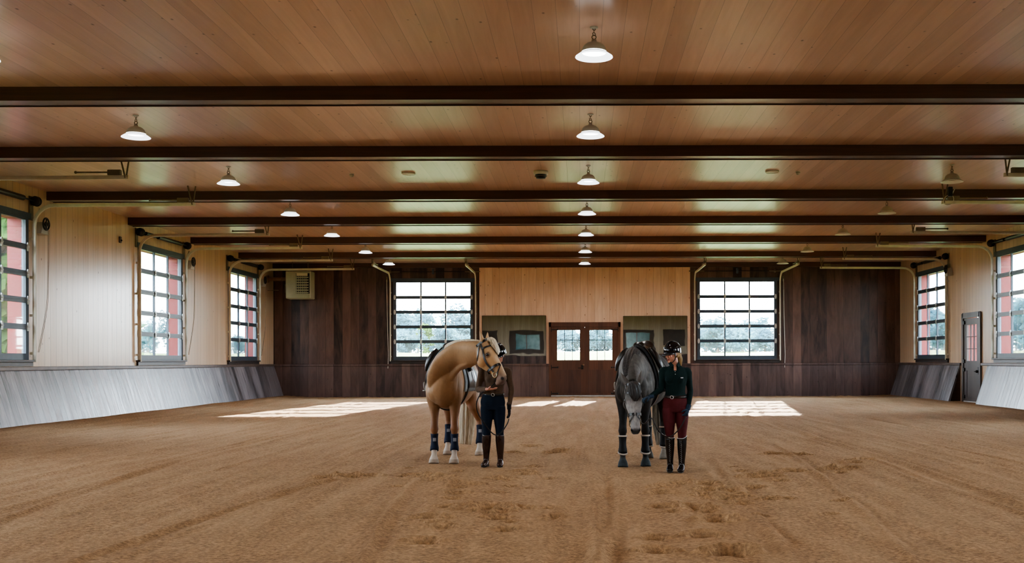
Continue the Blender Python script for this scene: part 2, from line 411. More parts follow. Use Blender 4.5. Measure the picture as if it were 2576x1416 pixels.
mb.prism([(XR,1.30),(XR-.03,1.30),(XR-.42,-.05),(XR,-.05)],'y',34.36,34.39)
struct(mb,'trim_4',M['beam'],'dark triangular end boards of the right kickboards')
mb=MB(); mb.bx(XL,XL+.09,YF,YB,1.30,1.39,.01)
struct(mb,'trim_5',M['ledge'],'grey ledge board on top of the left kickboards')
mb=MB(); mb.bx(XR-.09,XR,36.86,YB,1.30,1.39,.01); mb.bx(XR-.09,XR,YF,34.94,1.30,1.39,.01)
struct(mb,'trim_6',M['ledge'],'grey ledge board on top of the right kickboards')
# ------------------------------------------------------------------ sand floor
ys=np.concatenate([np.arange(YF,6.5,.5),np.geomspace(6.5,22,400)[:-1],np.geomspace(22,YB,150)])
xs=np.concatenate([np.arange(XL-.2,-7,.07),np.arange(-7,7.5,.034),np.arange(7.5,XR+.3,.07)])
GX,GY=np.meshgrid(xs,ys); H=np.zeros_like(GX)
for k in range(80):                              # harrow lines running down the arena
    x0=rng.uniform(-12.5,13); cv=rng.uniform(-.004,.004); wv=rng.uniform(.035,.075); a=rng.uniform(.004,.015)
    cx=x0+cv*(GY-14)**2*.3+.06*np.sin(GY*.7+k)
    H+=a*np.exp(-((GX-cx)/wv)**2)-a*.5*np.exp(-((GX-cx-.12)/(wv*1.2))**2)
def track(pts,wd,a):                              # curved wheel or drag mark through floor points
    q=[PF(*p) for p in pts]; yy=np.array([p.y for p in q]); xx=np.array([p.x for p in q]); o=np.argsort(yy)
    co_=np.polyfit(yy[o],xx[o],min(2,len(q)-1)); cx=np.polyval(co_,GY); m=sst(yy.min()-.6,yy.min(),GY)*(1-sst(yy.max(),yy.max()+.8,GY))
    H[:]+=m*(a*np.exp(-((GX-cx)/wd)**2)-a*.35*np.exp(-((GX-cx-2.0*wd)/(wd*1.2))**2))
track([(905,1416),(960,1310),(1040,1210)],.05,.024); track([(140,1416),(520,1290),(830,1200)],.05,.022)
track([(1490,1416),(1545,1320),(1562,1230)],.05,.024); track([(1350,1416),(1420,1250),(1440,1080)],.045,.02)
track([(0,1300),(420,1160),(760,1080)],.05,.018); track([(1990,1416),(1900,1290),(1800,1160)],.05,.022)
track([(0,1210),(400,1120),(700,1060)],.045,.016); track([(2300,1416),(2100,1230),(1950,1120)],.045,.02)
prints=[(1900,1200,1.5),(1935,1200,1.2),(1990,1188,1.3),(2130,1180,1.3),(2095,1182,1.2),(2145,1166,1),(2175,1158,1),(1700,1217,1.2),(1668,1226,1.2),(1770,1218,1.2),(1782,1232,1.2),(1830,1234,1),
 (1665,1241,1.2),(1775,1246,1.1),(1825,1254,1.3),(1740,1276,1.2),(1768,1281,1.1),(1800,1309,1.4),(1815,1312,1.2),(1828,1392,1.5),(1845,1395,1.4),(1640,1352,1),(1648,1385,1.2),(1770,1347,1.3),(1660,1274,.8),(1895,1226,1),(2010,1146,1),(1940,1144,1.2),
 (1230,1274,1.5),(1205,1281,1.2),(1070,1196,1.2),(1100,1198,1.3),(1310,1184,1.2),(1335,1120,1.2),(1290,1137,1),(1395,1137,1.2),(1415,1130,1),(1155,1211,1),(1150,1222,1),(1075,1299,1.1),(1110,1322,1),(1150,1238,1),(1065,1357,1.2),(1260,1203,1.3),(1190,1215,1),(1320,1190,1),(1040,1193,1.2),(820,1198,1.3),(880,1195,1.3),(930,1192,1.2),(1250,1300,1),(1120,1273,.8),(1270,1330,1)]
for k in range(30): prints.append((rng.uniform(1000,1420),rng.uniform(1150,1330),rng.uniform(.5,.9)))
for k in range(30): prints.append((rng.uniform(1560,2150),rng.uniform(1130,1300),rng.uniform(.5,.9)))
for px,py,s in prints:
    q=PF(px,py); r=.070*s; dx=GX-q.x; dy=GY-q.y; d2=(dx/1.15)**2+dy**2
    H+=-.070*s*np.exp(-(d2/r**2)**1.4)+.030*s*np.exp(-((np.sqrt(d2)-1.75*r)/(.6*r))**2)*(.6+.4*np.sign(dy))
H+=.008*np.sin(GX*2.1+1.3*np.sin(GY*.8))*np.sin(GY*1.1+.7*GX)
H+=rng.normal(0,.0009,H.shape)+.0035*np.sin(GX*16.5+.9*np.sin(GY*.45))*(.5+.5*np.sin(GX*1.9+GY*.11))
fl=np.exp(-(((GX+1.8)/1.0)**2+((GY-15.6)/1.6)**2))+np.exp(-(((GX-1.1)/1.0)**2+((GY-15.2)/1.5)**2)); H*=1-.75*np.clip(fl,0,1)
H+=.08*sst(1.9,.3,GX-XL)+.04*sst(1.9,.3,XR-GX)
ny,nx=GX.shape; me=bpy.data.meshes.new('floor')
V=np.stack([GX,GY,H-.012],-1).reshape(-1,3); ii=(np.arange(ny-1)[:,None]*nx+np.arange(nx-1)[None]).ravel()
Fq=np.stack([ii,ii+1,ii+nx+1,ii+nx],-1)
me.from_pydata(V.tolist(),[],Fq.tolist()); me.polygons.foreach_set('use_smooth',[True]*len(me.polygons))
tag(link('floor',me,M['sand']),'brown riding sand with harrow lines and hoof prints','floor',None,'structure')
# ------------------------------------------------------------------ windows (local: x along, y outward, z up)
def make_window():
    o=empty('window_1')
    rows,cols=5,3; st,es=.055,.13; zb=SZ; zt=SZ+WH
    top=.06; bot=.15; pit=(WH-top-bot+.0)/rows
    m=MB()
    m.bx(0,es,-.02,.05,zb,zt); m.bx(WW-es,WW,-.02,.05,zb,zt)
    for k in range(1,cols):
        x=es+(WW-2*es)*k/cols; m.bx(x-st/2,x+st/2,-.015,.04,zb,zt)
    m.bx(0,WW,-.02,.05,zb,zb+bot); m.bx(0,WW,-.02,.05,zt-top,zt)
    for r in range(1,rows):
        z=zb+bot+pit*r; m.bx(0,WW,-.03,.05,z-.065,z-.004); m.bx(0,WW,-.03,.05,z+.004,z+.065); m.bx(0,WW,-.02,.04,z-.006,z+.006)
    m.build('sash_frame',M['frame'],o)
    MB().bx(es,WW-es,.012,.018,zb+bot,zt-top).build('pane',M['glass'],o)
    m=MB()
    for x0,x1 in ((0,.012),(WW-.012,WW)): m.bx(x0,x1,.05,.14,zb,zt)
    m.bx(0,WW,.05,.14,zt-.012,zt); m.bx(0,WW,.05,.14,zb,zb+.012); m.build('jamb_lining',M['lining'],o)
    m=MB()
    m.bx(0,.016,.14,WT+.05,zb,zt); m.bx(WW-.016,WW,.14,WT+.05,zb,zt); m.bx(.016,WW-.016,.14,WT+.05,zt-.016,zt); m.bx(.016,WW-.016,.14,WT+.08,zb,zb+.016)
    m.build('exterior_casing',M['red'],o)
    m=MB(); m.bx(-.16,WW+.16,-.13,0,zb-.05,zb,.008); m.bx(-.12,WW+.12,-.06,0,zb-.15,zb-.05); m.build('sill',M['sill'],o)
    m=MB(); m.bx(-.10,WW+.10,-.035,-.0,zt-.02,zt+.12); m.build('head_seal',M['frame'],o)
    hm=None
    for r in range(1,rows):
        for k in range(cols+1):
            x=(es/2 if k==0 else WW-es/2 if k==cols else es+(WW-2*es)*k/cols); z=zb+bot+pit*r
            if hm is None:
                h=MB(); h.prism([(-.03,-.10),(.03,-.10),(.05,0),(.03,.10),(-.03,.10),(-.05,0)],'y',-.05,-.03); h.tube([(-.045,-.05,0),(.045,-.05,0)],.014); hm=h.mesh('hinge')
            link('hinge',hm,M['hinge'],o,(x,0,z))
    return o
def place(o,side,u,parent=None):
    if side=='back': o.location=(u,YB,0); o.rotation_euler=(0,0,0)
    elif side=='left': o.location=(XL,u,0); o.rotation_euler=(0,0,R(90))
    else: o.location=(XR,u+WW,0); o.rotation_euler=(0,0,R(-90))
w0=make_window()
LBL={('left',21.05):'sectional glass door window cut by the left edge of the photo, green foliage behind',('left',30.52):'sectional glass door window in the middle of the left wall',('left',38.33):'sectional glass door window on the left wall nearest the far corner',
 ('left',11.7):'sectional glass door window on the left wall beside the camera',('right',38.28):'sectional glass door window on the right wall between far corner and narrow door',('right',30.40):'sectional glass door window cut by the right edge of the photo',
 ('right',21.05):'sectional glass door window on the right wall just outside the picture',('right',11.7):'sectional glass door window on the right wall beside the camera',('back',-7.92):'sectional glass door window in the far wall behind the palomino horse',('back',4.95):'sectional glass door window in the far wall right of the grey horse',('left',2.3):'added unseen sectional glass door window on the left wall just behind the camera',('right',2.3):'added unseen sectional glass door window on the right wall just behind the camera',('left',-7.0):'added unseen sectional glass door window on the left wall nearest the camera end',('right',-7.0):'added unseen sectional glass door window on the right wall nearest the camera end'}
for i,(s,u) in enumerate(WIN):
    o=w0 if i==0 else copy_tree(w0); o.name=f'window_{i+1}'; place(o,s,u); tag(o,LBL[(s,u)],'window','sectional glass windows','structure')
# overhead tracks, local like the window, one at x=-.1 and one at x=WW+.1
def make_track(L):
    o=empty('overhead_track'); m=MB(); zt,r=4.74,.46
    pts=[(0,-.10,1.5),(0,-.10,zt)]+[(0,-.10-r+r*math.cos(a),zt+r*math.sin(a)) for a in [R(15*k) for k in range(1,6)]]+[(0,-.10-r,zt+r),(0,-L,zt+r+.02)]
    m.loft(pts,[(.028,.042)]*len(pts),side=(1,0,0),n=8,sub=1,power=6); m.build('rail',M['zinc'],o)
    bm_=None
    for z in (1.7,2.6,3.5,4.4):
        if bm_ is None: b=MB(); b.bx(-.03,.03,-.10,-.004,-.03,.03); bm_=b.mesh('wall_bracket')
        link('wall_bracket',bm_,M['zinc'],o,(0,0,z))
    for dx,dy in ((-.02,.10),(.02,-.06)):
        m=MB(); m.tube([(dx,-L+.06,zt+r),(dx*2,-L+.06+dy,ZC)],.018,n=6); m.build('hanger',M['zincd'],o)
    m=MB(); m.tube([(0,-L+1.05,zt+r+.12),(0,-L+.42,zt+r+.12)],.018,n=8); m.ball((0,-L+1.07,zt+r+.12),.03,8,6); b=m.build('bumper_spring',M['zincd'],o)
    m=MB(); m.bx(-.04,.04,-L+.15,-L+.42,zt+r+.06,zt+r+.17,.01); m.build('spring_box',M['zincd'],b)
    return o
T0=make_track(3.90); T1=make_track(5.0); T0.hide_render=False
WN={('left',21.05):'the window cut by the left edge',('left',30.52):'the middle left window',('left',38.33):'the far left side window',('right',38.28):'the far right side window',('right',30.40):'the window cut by the right edge',('right',21.05):'a right window outside the picture',('back',-7.92):'the end window behind the palomino',('back',4.95):'the end window right of the grey horse'}
first={'T0':True,'T1':True}
for (s,u),nm in WN.items():
    for e,xo in (('near',-.11),('far',WW+.11)):
        if s=='right': e={'near':'far','far':'near'}[e]
        if s=='back': e={'near':'left','far':'right'}[e]
        src=T1 if (s,u)==('right',21.05) else T0; key='T1' if src is T1 else 'T0'
        o=src if first[key] else copy_tree(src); first[key]=False
        place(o,s,u); o.location=Vector(o.location)+Matrix.Rotation(o.rotation_euler.z,3,'Z')@Vector((xo,0,0))
        tag(o,f'steel door track at the {e} jamb of {nm}','door track','overhead door tracks')
def make_spring():
    o=empty('torsion_spring'); m=MB(); z=5.30
    m.tube([(-.2,-.13,z),(WW+.2,-.13,z)],.02,n=8); m.build('shaft',M['blackm'],o)
    m=MB(); m.tube([(.25,-.13,z),(.95,-.13,z)],.055,n=10); m.tube([(1.15,-.13,z),(2.95,-.13,z)],.065,n=10); m.build('spring',M['blackm'],o)
    for x in (-.12,WW+.12):
        m=MB(); m.lathe((x,-.13,z),[(0,-.07),(.11,-.07),(.12,-.04),(.085,-.02),(.085,.02),(.12,.05),(0,.05)],18,'x'); m.build('cable_drum',M['blackm'],o,True)
        m=MB(); m.bx(x-.09,x+.09,-.025,-.006,z-.45,z+.12); m.bx(x-.015,x+.015,-.17,-.006,z-.1,z+.05); m.build('bearing_plate',M['zincd'],o)
    return o
sp0=make_spring(); k=0
for (s,u),nm in WN.items():
    if s=='back' or (s,u)==('right',21.05): continue
    o=sp0 if k==0 else copy_tree(sp0); k+=1; place(o,s,u); tag(o,f'black torsion spring on a shaft above {nm}','spring','torsion springs')
for (s,u),nm in list(WN.items())[-2:]:
    o=empty('lift_shaft'); z=5.28; place(o,s,u)
    m=MB(); m.tube([(-.3,-.1,z),(WW+.3,-.1,z)],.016,n=8); m.build('shaft',M['blackm'],o)
    for x in (.0,WW): m=MB(); m.tube([(x-.35,-.1,z),(x+.3,-.1,z)],.022,n=8); m.lathe((x-.1,-.1,z),[(0,-.03),(.07,-.03),(.07,.03),(0,.03)],14,'x'); m.build('sleeve',M['zincd'],o)
    m=MB(); m.bx(WW/2-.04,WW/2+.04,-.12,-.006,z-.1,z+.12); m.build('bracket',M['frame'],o)
    tag(o,f'thin dark lift shaft above {nm}','shaft','lift shafts')
    x=-.26 if u<0 else WW+.26
    o=empty('pull_rope'); place(o,s,u)
    m=MB(); m.tube([(x,-.09,4.95),(x+.02,-.09,3.4),(x+.06,-.09,1.75),(x+.04,-.09,1.2)],.012,n=6); m.build('rope',M['white'],o)
    m=MB(); m.bx(x-.035,x+.035,-.08,0,4.85,5.08,.01); m.build('pulley',M['zincd'],o)
    tag(o,f'thin hanging pull rope beside {nm}','rope','pull ropes')
def make_hoist():
    o=empty('chain_hoist'); x=WW+.42; z=4.78
    m=MB(); m.prism([(x-.20,z-.22),(x+.16,z-.22),(x+.06,z+.06),(x-.08,z+.06)],'y',-.20,-.02); m.build('housing',M['shade'],o)
    m=MB(); m.ring((x,-.22,z+.02),.14,.022,(0,1,0)); m.ring((x,-.22,z+.02),.05,.02,(0,1,0),12); m.tube([(x-.15,-.22,z+.02),(x+.15,-.22,z+.02)],.014); m.tube([(x,-.22,z-.13),(x,-.22,z+.17)],.014); m.build('wheel',M['blackm'],o,True)
    m=MB(); m.tube([(x-.1,-.02,z+.1),(x-.06,-.10,z+.38)],.015); m.build('drive_link',M['zincd'],o)
    m=MB()
    for a in (.12,.17): m.tube([(x+a,-.2,z-.1),(x+a-.02,-.2,z-1.2),(x+a-.06,-.18,z-2.0),(x+a-.28,-.10,z-3.05)],.006,n=6,sub=4)
    m.build('chain',M['zincd'],o); return o
h0=make_hoist(); k=0
for (s,u),nm in WN.items():
    if s=='back' or u==21.05 and s=='right' or (s,u)==('right',30.40): continue
    o=h0 if k==0 else copy_tree(h0); k+=1; place(o,s,u); tag(o,f'chain hoist with black wheel beside {nm}','hoist','chain hoists')
# ------------------------------------------------------------------ pendant lamps
t=NT('glowing_lamp_skirt'); e=t.n('ShaderNodeEmission',None,Color=(.95,.98,1.0),Strength=1.1); t.t.links.new(e.outputs[0],t.out.inputs[0]); M['skirt_on']=t.m
def make_lamp(on):
    o=empty('pendant_lamp')
    m=MB(); m.lathe((0,0,0),[(.158,.062),(.150,.095),(.130,.135),(.095,.165),(.05,.182),(.032,.188),(.03,.215),(0,.217)],36); m.build('shade',M['shade'],o,True)
    m=MB(); m.lathe((0,0,0),[(.155,.060),(.158,.052),(.195,.030),(.232,.004),(.235,-.004),(.228,-.004),(.19,.02),(.15,.045),(.150,.058)],36); m.build('skirt',M['skirt_on'] if on else M['shade_in'],o,True)
    m=MB(); m.ring((0,0,.040),.178,.005,(0,0,1),36,6); m.build('skirt_ring',M['zincd'],o,True)
    m=MB(); m.lathe((0,0,0),[(0,.04),(.10,.042),(.148,.05)],30); m.build('lens',M['lens'] if on else M['lens_off'],o,True)
    if on:
        L=bpy.data.lights.new('lamp_light','AREA'); L.shape='DISK'; L.size=.28; L.energy=LAMP; L.color=(1,.96,.91); L.spread=R(170)
        lo=bpy.data.objects.new('lamp_light',L); COL.objects.link(lo); lo.parent=o; lo.location=(0,0,.03)
    m=MB(); m.ring((0,0,.245),.026,.007,(0,1,0),14); m.build('hook',M['zincd'],o,True)
    m=MB()
    for i in range(3): m.ring((0,0,.285+.032*i),.016,.005,(i%2,1-i%2,0),10,5,1.0,1.3)
    m.build('chain',M['zincd'],o,True)
    m=MB(); m.lathe((0,0,0),[(.05,.372),(.05,.36),(.012,.35),(.0,.35)],16); m.build('canopy',M['shade'],o,True)
    return o
LD=(12.94,17.50,22.1,26.8,31.3,36.2,40.6); LN=('nearest','second','third','fourth','fifth','sixth','farthest')
lon,lof=make_lamp(True),make_lamp(False); u1=u2=False
for X,row,ds in ((.18,'middle',range(7)),(-7.48,'left',range(1,7)),(7.92,'right',range(2,7)),(-7.48,'nearleft',(0,1,2,3)),(.18,'nearmiddle',(1,2,3)),(7.92,'nearright',(-1,0,1,2,3))):
    for i in ds:
        if row=='right': o=lof if not u2 else copy_tree(lof); u2=True
        else: o=lon if not u1 else copy_tree(lon); u1=True
        if row.startswith('near'):  # unseen lit lamps, added to brighten the camera end
            o.location=(X,LD[0]-4.6*i,5.278); tag(o,f'added lit pendant lamp outside the picture, {row[4:]} row, {("beside","one bay behind","two bays behind","three bays behind","one bay beyond")[i]} the nearest middle lamp','lamp','added lamps outside the picture'); continue
        o.location=(X,LD[i],5.278)
        nm={'middle':LN[i],'left':LN[i-1] if i<6 else 'farthest','right':('nearest','second','third','fourth','farthest')[i-2]}[row]
        tag(o,f'{"unlit" if row=="right" else "lit"} enamel dome pendant lamp, {nm} from the camera in the {row} row','lamp',f'pendant lamps in the {row} row')
# ------------------------------------------------------------------ ceiling fittings
def ceil_item(px,py):
    d=4.16*F/(908-py+ROLL*(px-VX)); q=P(px,py,d); return Vector((q.x,d,ZC))
q=ceil_item(1363,430); o=empty('ceiling_smoke_detector',q)
m=MB(); m.lathe((0,0,0),[(0,0),(.16,0),(.16,-.07),(.13,-.08),(0,-.08)],28); m.build('base',M['white'],o,True)
m=MB(); m.lathe((0,0,0),[(.125,-.08),(.11,-.13),(.10,-.16),(0,-.165)],28); m.build('sensor_body',M['blackm'],o,True)
m=MB(); m.ring((0,0,-.115),.13,.008,(0,0,1),24); m.build('guard_ring',M['zincd'],o,True)
tag(o,'dark round detector on the ceiling left of the middle lamp row','detector')
for px,nm in ((1030,'left'),(1945,'right')):
    o=empty('ceiling_speaker',ceil_item(px,433)); m=MB(); m.lathe((0,0,0),[(.15,0),(.15,-.018),(.135,-.025),(0,-.02)],28); m.build('grille',M['shade'],o,True)
    m=MB(); m.ring((0,0,-.02),.143,.01,(0,0,1),28); m.build('rim',M['shade_in'],o,True); tag(o,f'flat round ceiling speaker to the {nm} of the middle lamps','speaker','ceiling speakers')
for px,nm in ((887,'left'),(2010,'right')):
    o=empty('ceiling_sensor',ceil_item(px,434)); m=MB(); m.lathe((0,0,0),[(.05,0),(.05,-.02),(.035,-.07),(0,-.08)],16); m.build('cap',M['shade'],o,True)
    m=MB(); m.ring((0,0,-.03),.045,.006); m.build('rim',M['zincd'],o,True); tag(o,f'tiny ceiling sensor beside the {nm} flat speaker','sensor','ceiling sensors')
q=P(2392,497,24.0); o=empty('beam_cable_loop',q)
m=MB(); m.bx(-.05,.05,-.05,.05,-.02,.2,.01); m.build('clip',M['blackm'],o); m=MB(); m.ring((-.03,0,-.10),.13,.008,(0,1,0),20,6,1,.8); m.tube([(.04,0,.02),(.11,0,.16)],.012); m.build('cable',M['zinc'],o,True)
tag(o,'small clip with a looped pale cable hanging below a right beam','cable')
q=P(314,597,29.3); o=empty('wall_sensor',(XL,q.y,q.z)); m=MB(); m.bx(0,.05,-.05,.05,-.09,.09,.01); m.build('housing',M['door_g'],o); m=MB(); m.ball((.055,0,-.02),.03,10,8); m.build('eye',M['blackm'],o,True)
tag(o,'small brown box on the left pine wall beside the middle window','sensor')
# ------------------------------------------------------------------ heater
o=empty('hanging_unit_heater',(-11.62,43.1,4.66)); hw,hh,hd=.515,.57,.35
m=MB(); m.bx(-hw,hw,-hd,hd,-hh,hh,.03); m.build('cabinet',M['heater'],o)
m=MB(); m.bx(-.07,hw-.035,-hd-.012,-hd,-hh+.20,hh-.10); m.build('louver_recess',M['blackm'],o)
for i in range(8):
    z=hh-.27-.105*i; m=MB(); m.box((.19,-hd-.025,z),(.50,.03,.045)); m.build('louver',M['heater'],o)
for i in range(6): m=MB(); m.bx(-.05+.075*i,-.03+.075*i,-hd-.03,-hd,-hh+.2,hh-.22); m.build('fin',M['heater'],o)
m=MB(); m.bx(-.05,.40,-hd-.035,-hd,hh-.21,hh-.09); m.build('badge',M['heater_lt'],o)
m=MB(); m.tube([(-hw,0,.26),(-1.34,0,.26)],.075,n=14)
for x in (-.75,-1.05): m.tube([(x-.02,0,.26),(x+.02,0,.26)],.085,n=14)
m.build('flue_pipe',M['copper'],o,True); m=MB(); m.lathe((-1.345,0,.26),[(0,.03),(.16,.03),(.16,-.03),(0,-.03)],18,'x'); m.build('flue_flange',M['copper'],o)
m=MB(); m.tube([(-1.36,0,-.20),(-.9,0,-.20)],.02); m.tube([(-.62,0,.05),(-.62,0,-.3),(-hw,0,-.35)],.02); m.ball((-.56,0,.0),.07,10,8); m.build('gas_pipe',M['zincd'],o,True)
for x in (-.32,.32): m=MB(); m.tube([(x,0,hh),(x,0,ZC-4.66)],.012); m.build('hanger',M['zincd'],o)
tag(o,'cream hanging unit heater with louvered outlet near the far left corner','heater')
# ------------------------------------------------------------------ double door in the far wall
o=empty('door_1',(.185,YB,0)); a=1.515
m=MB(); m.bx(-a,-a+.09,-.10,.1,0,3.13); m.bx(a-.09,a,-.10,.1,0,3.13); m.bx(-a,a,-.10,.1,2.93,3.13); m.bx(-a,a,-.06,.1,-.045,.016); m.build('door_frame',M['doorw'],o)
for sg,nm in ((-1,'left'),(1,'right')):
    x0,x1=(-a+.07,.005) if sg<0 else (.01,a-.07); gx0,gx1=(-1.165,-.205) if sg<0 else (.205,1.165)
    lf=MB(); lf.bx(x0,gx0,-.05,.03,-.03,2.96); lf.bx(gx1,x1,-.05,.03,-.03,2.96); lf.bx(gx0,gx1,-.05,.03,2.80,2.96); lf.bx(gx0,gx1,-.05,.03,1.12,1.53); lf.bx(gx0,gx1,-.05,.03,-.03,.16)
    (lf.bx(-.03,.05,-.07,-.045,.0,2.9) if sg<0 else None); lf=lf.build('door_leaf',M['doorw'],o)
    m=MB(); m.bx(gx0-.06,gx1+.06,-.055,.02,.14,1.12); m.build('board_panel',M['door_d'],lf)
    m=MB(); m.bx(gx0,gx1,-.005,.0,1.53,2.80); m.build('pane',M['glass'],lf)
    m=MB()
    for k in (1,2):
        x=gx0+(gx1-gx0)*k/3; m.bx(x-.012,x+.012,-.02,.01,1.53,2.80); z=1.53+1.27*k/3; m.bx(gx0,gx1,-.02,.01,z-.012,z+.012)
    m.build('muntin',M['lead'],lf)
    for z in (2.82,1.22,.12):
        hx=x0 if sg<0 else x1; m=MB(); m.bx(hx,hx-sg*.34,-.075,-.05,z-.022,z+.022); m.bx(hx-.05,hx+.05,-.085,-.05,z-.10,z+.10); m.ball((hx-sg*.3,-.07,z),.04,8,6); m.build('strap_hinge',M['blackm'],lf)
    if sg<0:
        m=MB(); m.bx(-.16,-.06,-.075,-.05,1.14,1.32); m.tube([(-.28,-.10,1.2),(-.06,-.10,1.2)],.018); m.build('latch',M['blackm'],lf); m=MB(); m.ball((-.05,-.1,1.33),.035,10,8); m.build('door_knob',M['copper'],lf,True)
m=MB(); m.bx(-a+.09,a-.09,-.09,-.05,-.02,.045); m.build('bottom_sweep',M['hinge'],o)
tag(o,'brown wooden double door with two nine pane windows in the far wall','door',None,'structure')
# narrow door in the right wall
o=empty('door_2',(XR,35.9,0)); a=.8
m=MB(); m.bx(-.06,.12,-a-.06,-a+.08,0,3.12); m.bx(-.06,.12,a-.08,a+.06,0,3.12); m.bx(-.06,.12,-a,a,2.96,3.14); m.build('door_frame',M['door_g'],o)
lf=MB(); lf.bx(-.02,.05,-a+.09,-.46,.05,2.94); lf.bx(-.02,.05,.46,a-.09,.05,2.94); lf.bx(-.02,.05,-.46,.46,2.72,2.94); lf.bx(-.02,.05,-.46,.46,1.12,1.46); lf.bx(-.02,.05,-.46,.46,.05,.2); lf=lf.build('door_leaf',M['door_g'],o)
m=MB(); m.bx(-.005,.04,-.46,.46,.2,1.12); m.build('board_panel',M['door_g'],lf)
m=MB(); m.bx(.01,.015,-.46,.46,1.46,2.72); m.build('pane',M['glass'],lf)
m=MB()
for k in (1,2): y=-.46+.92*k/3; m.bx(-.01,.03,y-.012,y+.012,1.46,2.72); z=1.46+1.26*k/3; m.bx(-.01,.03,-.46,.46,z-.012,z+.012)
m.build('muntin',M['lead'],lf)
for z in (2.8,1.45,1.15,.2): m=MB(); m.bx(-.06,-.02,a-.2,a-.06,z-.06,z+.06); m.build('strap_hinge',M['blackm'],lf)
m=MB(); m.bx(-.05,-.02,-a+.12,-a+.22,1.0,1.25); m.tube([(-.1,-a+.17,1.1),(-.1,-a+.34,1.1)],.02); m.ball((-.09,-a+.17,1.1),.05,10,8); m.build('latch',M['blackm'],lf)
m=MB(); m.bx(-.05,.02,-a+.1,a-.1,0,.06); m.build('bottom_sweep',M['hinge'],o)
m=MB(); m.bx(.12,WT+.05,a-.03,a,0,3.1); m.bx(.12,WT+.05,-a,-a+.03,0,3.1); m.bx(.12,WT+.05,-a,a,3.07,3.1); m.build('exterior_casing',M['red'],o)
tag(o,'narrow grey brown door with a nine pane window in the right wall','door',None,'structure')
# ------------------------------------------------------------------ mirrors
for x0,x1,z0,z1,nm in ((-4.145,-1.455,1.385,3.41,'left'),(1.825,4.52,1.345,3.38,'right')):
    o=empty('wall_mirror',((x0+x1)/2,YB-.07,z0)); h=(x1-x0)/2; H_=z1-z0
    m=MB(); m.bx(-h,h,-.006,0,0,H_); mm=m.build('mirror_glass',M['mirror'],o); mm.rotation_euler=(R(.35),0,0)
    m=MB(); m.bx(-h-.012,-h,-.02,.02,0,H_); m.bx(h,h+.012,-.02,.02,0,H_); m.bx(-h,h,-.02,.02,H_,H_+.012); m.bx(-h-.012,h+.012,-.03,.02,-.035,0); m.build('mirror_edge',M['lead'],o)
    tag(o,f'large frameless mirror on the pine panel {nm} of the double door','mirror','arena mirrors')
# lounge windows on the front wall (seen in the mirrors)
for X in (-5.2,5.4):
    o=empty('window_15' if X<0 else 'window_16',(X,YF,0))
    m=MB(); m.bx(-1.65,-1.0,0,.06,1.55,3.75); m.bx(1.25,1.65,0,.06,1.55,3.75); m.bx(-1.0,1.25,0,.06,3.4,3.75); m.bx(-1.0,1.25,0,.06,1.55,1.9); m.bx(.02,.08,0,.05,1.9,3.4); m.build('window_frame',M['door_g'],o)
    m=MB(); m.bx(-1.0,1.25,0,.02,1.9,3.4); m.build('pane',M['teal'],o)
    tag(o,f'dark framed lounge window with a painted teal reflection seen in the {"left" if X<0 else "right"} mirror','window','lounge windows','structure')
for X in (-9.0,9.0):
    o=empty('notice_panel',(X,YF+.006,0)); m=MB(); m.bx(-1.0,1.0,0,.04,2.3,3.75); m.build('board',M['door_g'],o); m=MB(); m.bx(-1.04,1.04,0,.03,2.26,3.79); m.build('border',M['sill'],o)
    tag(o,f'plain dark panel on the camera end wall seen in the {"left" if X<0 else "right"} mirror','panel','dark wall panels')
mb=MB(); mb.bx(XL,XR,YF,YF+.09,0,1.38); struct(mb,'baseboard_front',M['wains_x'],'dark wainscot of the camera end wall seen in the mirrors')
# light portals at the openings (plain sky light sampling aids)
for s,u in WIN:
    if u in (2.3,-7.0): continue
    L=bpy.data.lights.new('window_portal','AREA'); L.shape='RECTANGLE'; L.size=WW; L.size_y=WH; L.cycles.is_portal=True
    lo=bpy.data.objects.new('window_portal',L); COL.objects.link(lo); zc=SZ+WH/2
    if s=='back': lo.location=(u+WW/2,YB+WT+.1,zc); lo.rotation_euler=Vector((0,-1,0)).to_track_quat('-Z','Y').to_euler()
    if s=='left': lo.location=(XL-WT-.1,u+WW/2,zc); lo.rotation_euler=Vector((1,0,0)).to_track_quat('-Z','Y').to_euler()
    if s=='right': lo.location=(XR+WT+.1,u+WW/2,zc); lo.rotation_euler=Vector((-1,0,0)).to_track_quat('-Z','Y').to_euler()
# ------------------------------------------------------------------ outside
def terr(x,y):
    dx=max(XL-.5-x,0,x-XR-.5); dy=max(y-YB-.5,YF-y,0); d=math.hypot(dx,dy); return -.15+2.3*float(sst(4,34,d))+.004*max(0,d-34)
vs=[];fs=[]; gx=np.linspace(-190,190,96); gy=np.linspace(-40,260,76)
for y in gy:
    for x in gx: vs.append((x,y,terr(x,y)-.02+.12*math.sin(x*.31+y*.17)*float(sst(6,30,math.hypot(max(abs(x)-14,0),max(y-44,0))))))
n=len(gx)
for j in range(len(gy)-1):
    for i in range(n-1): fs.append((j*n+i,j*n+i+1,j*n+n+i+1,j*n+n+i))
t=NT('meadow_grass'); v,a=pos(t); g=t.noise(v,.5,5.0,.7); g2=t.noise(v,6.0,3.0)
M['meadow']=t.bsdf(t.mix(t.ma('ADD',t.ma('MULTIPLY',t.mr(g,.35,.65),.6),t.ma('MULTIPLY',g2,.4)),lin(54,70,30),lin(98,112,58)),.9,.1)
o=MB().add(vs,fs).build('terrain',M['meadow'],None,True); tag(o,'sunlit pale green meadow outside the windows','meadow',None,'structure')
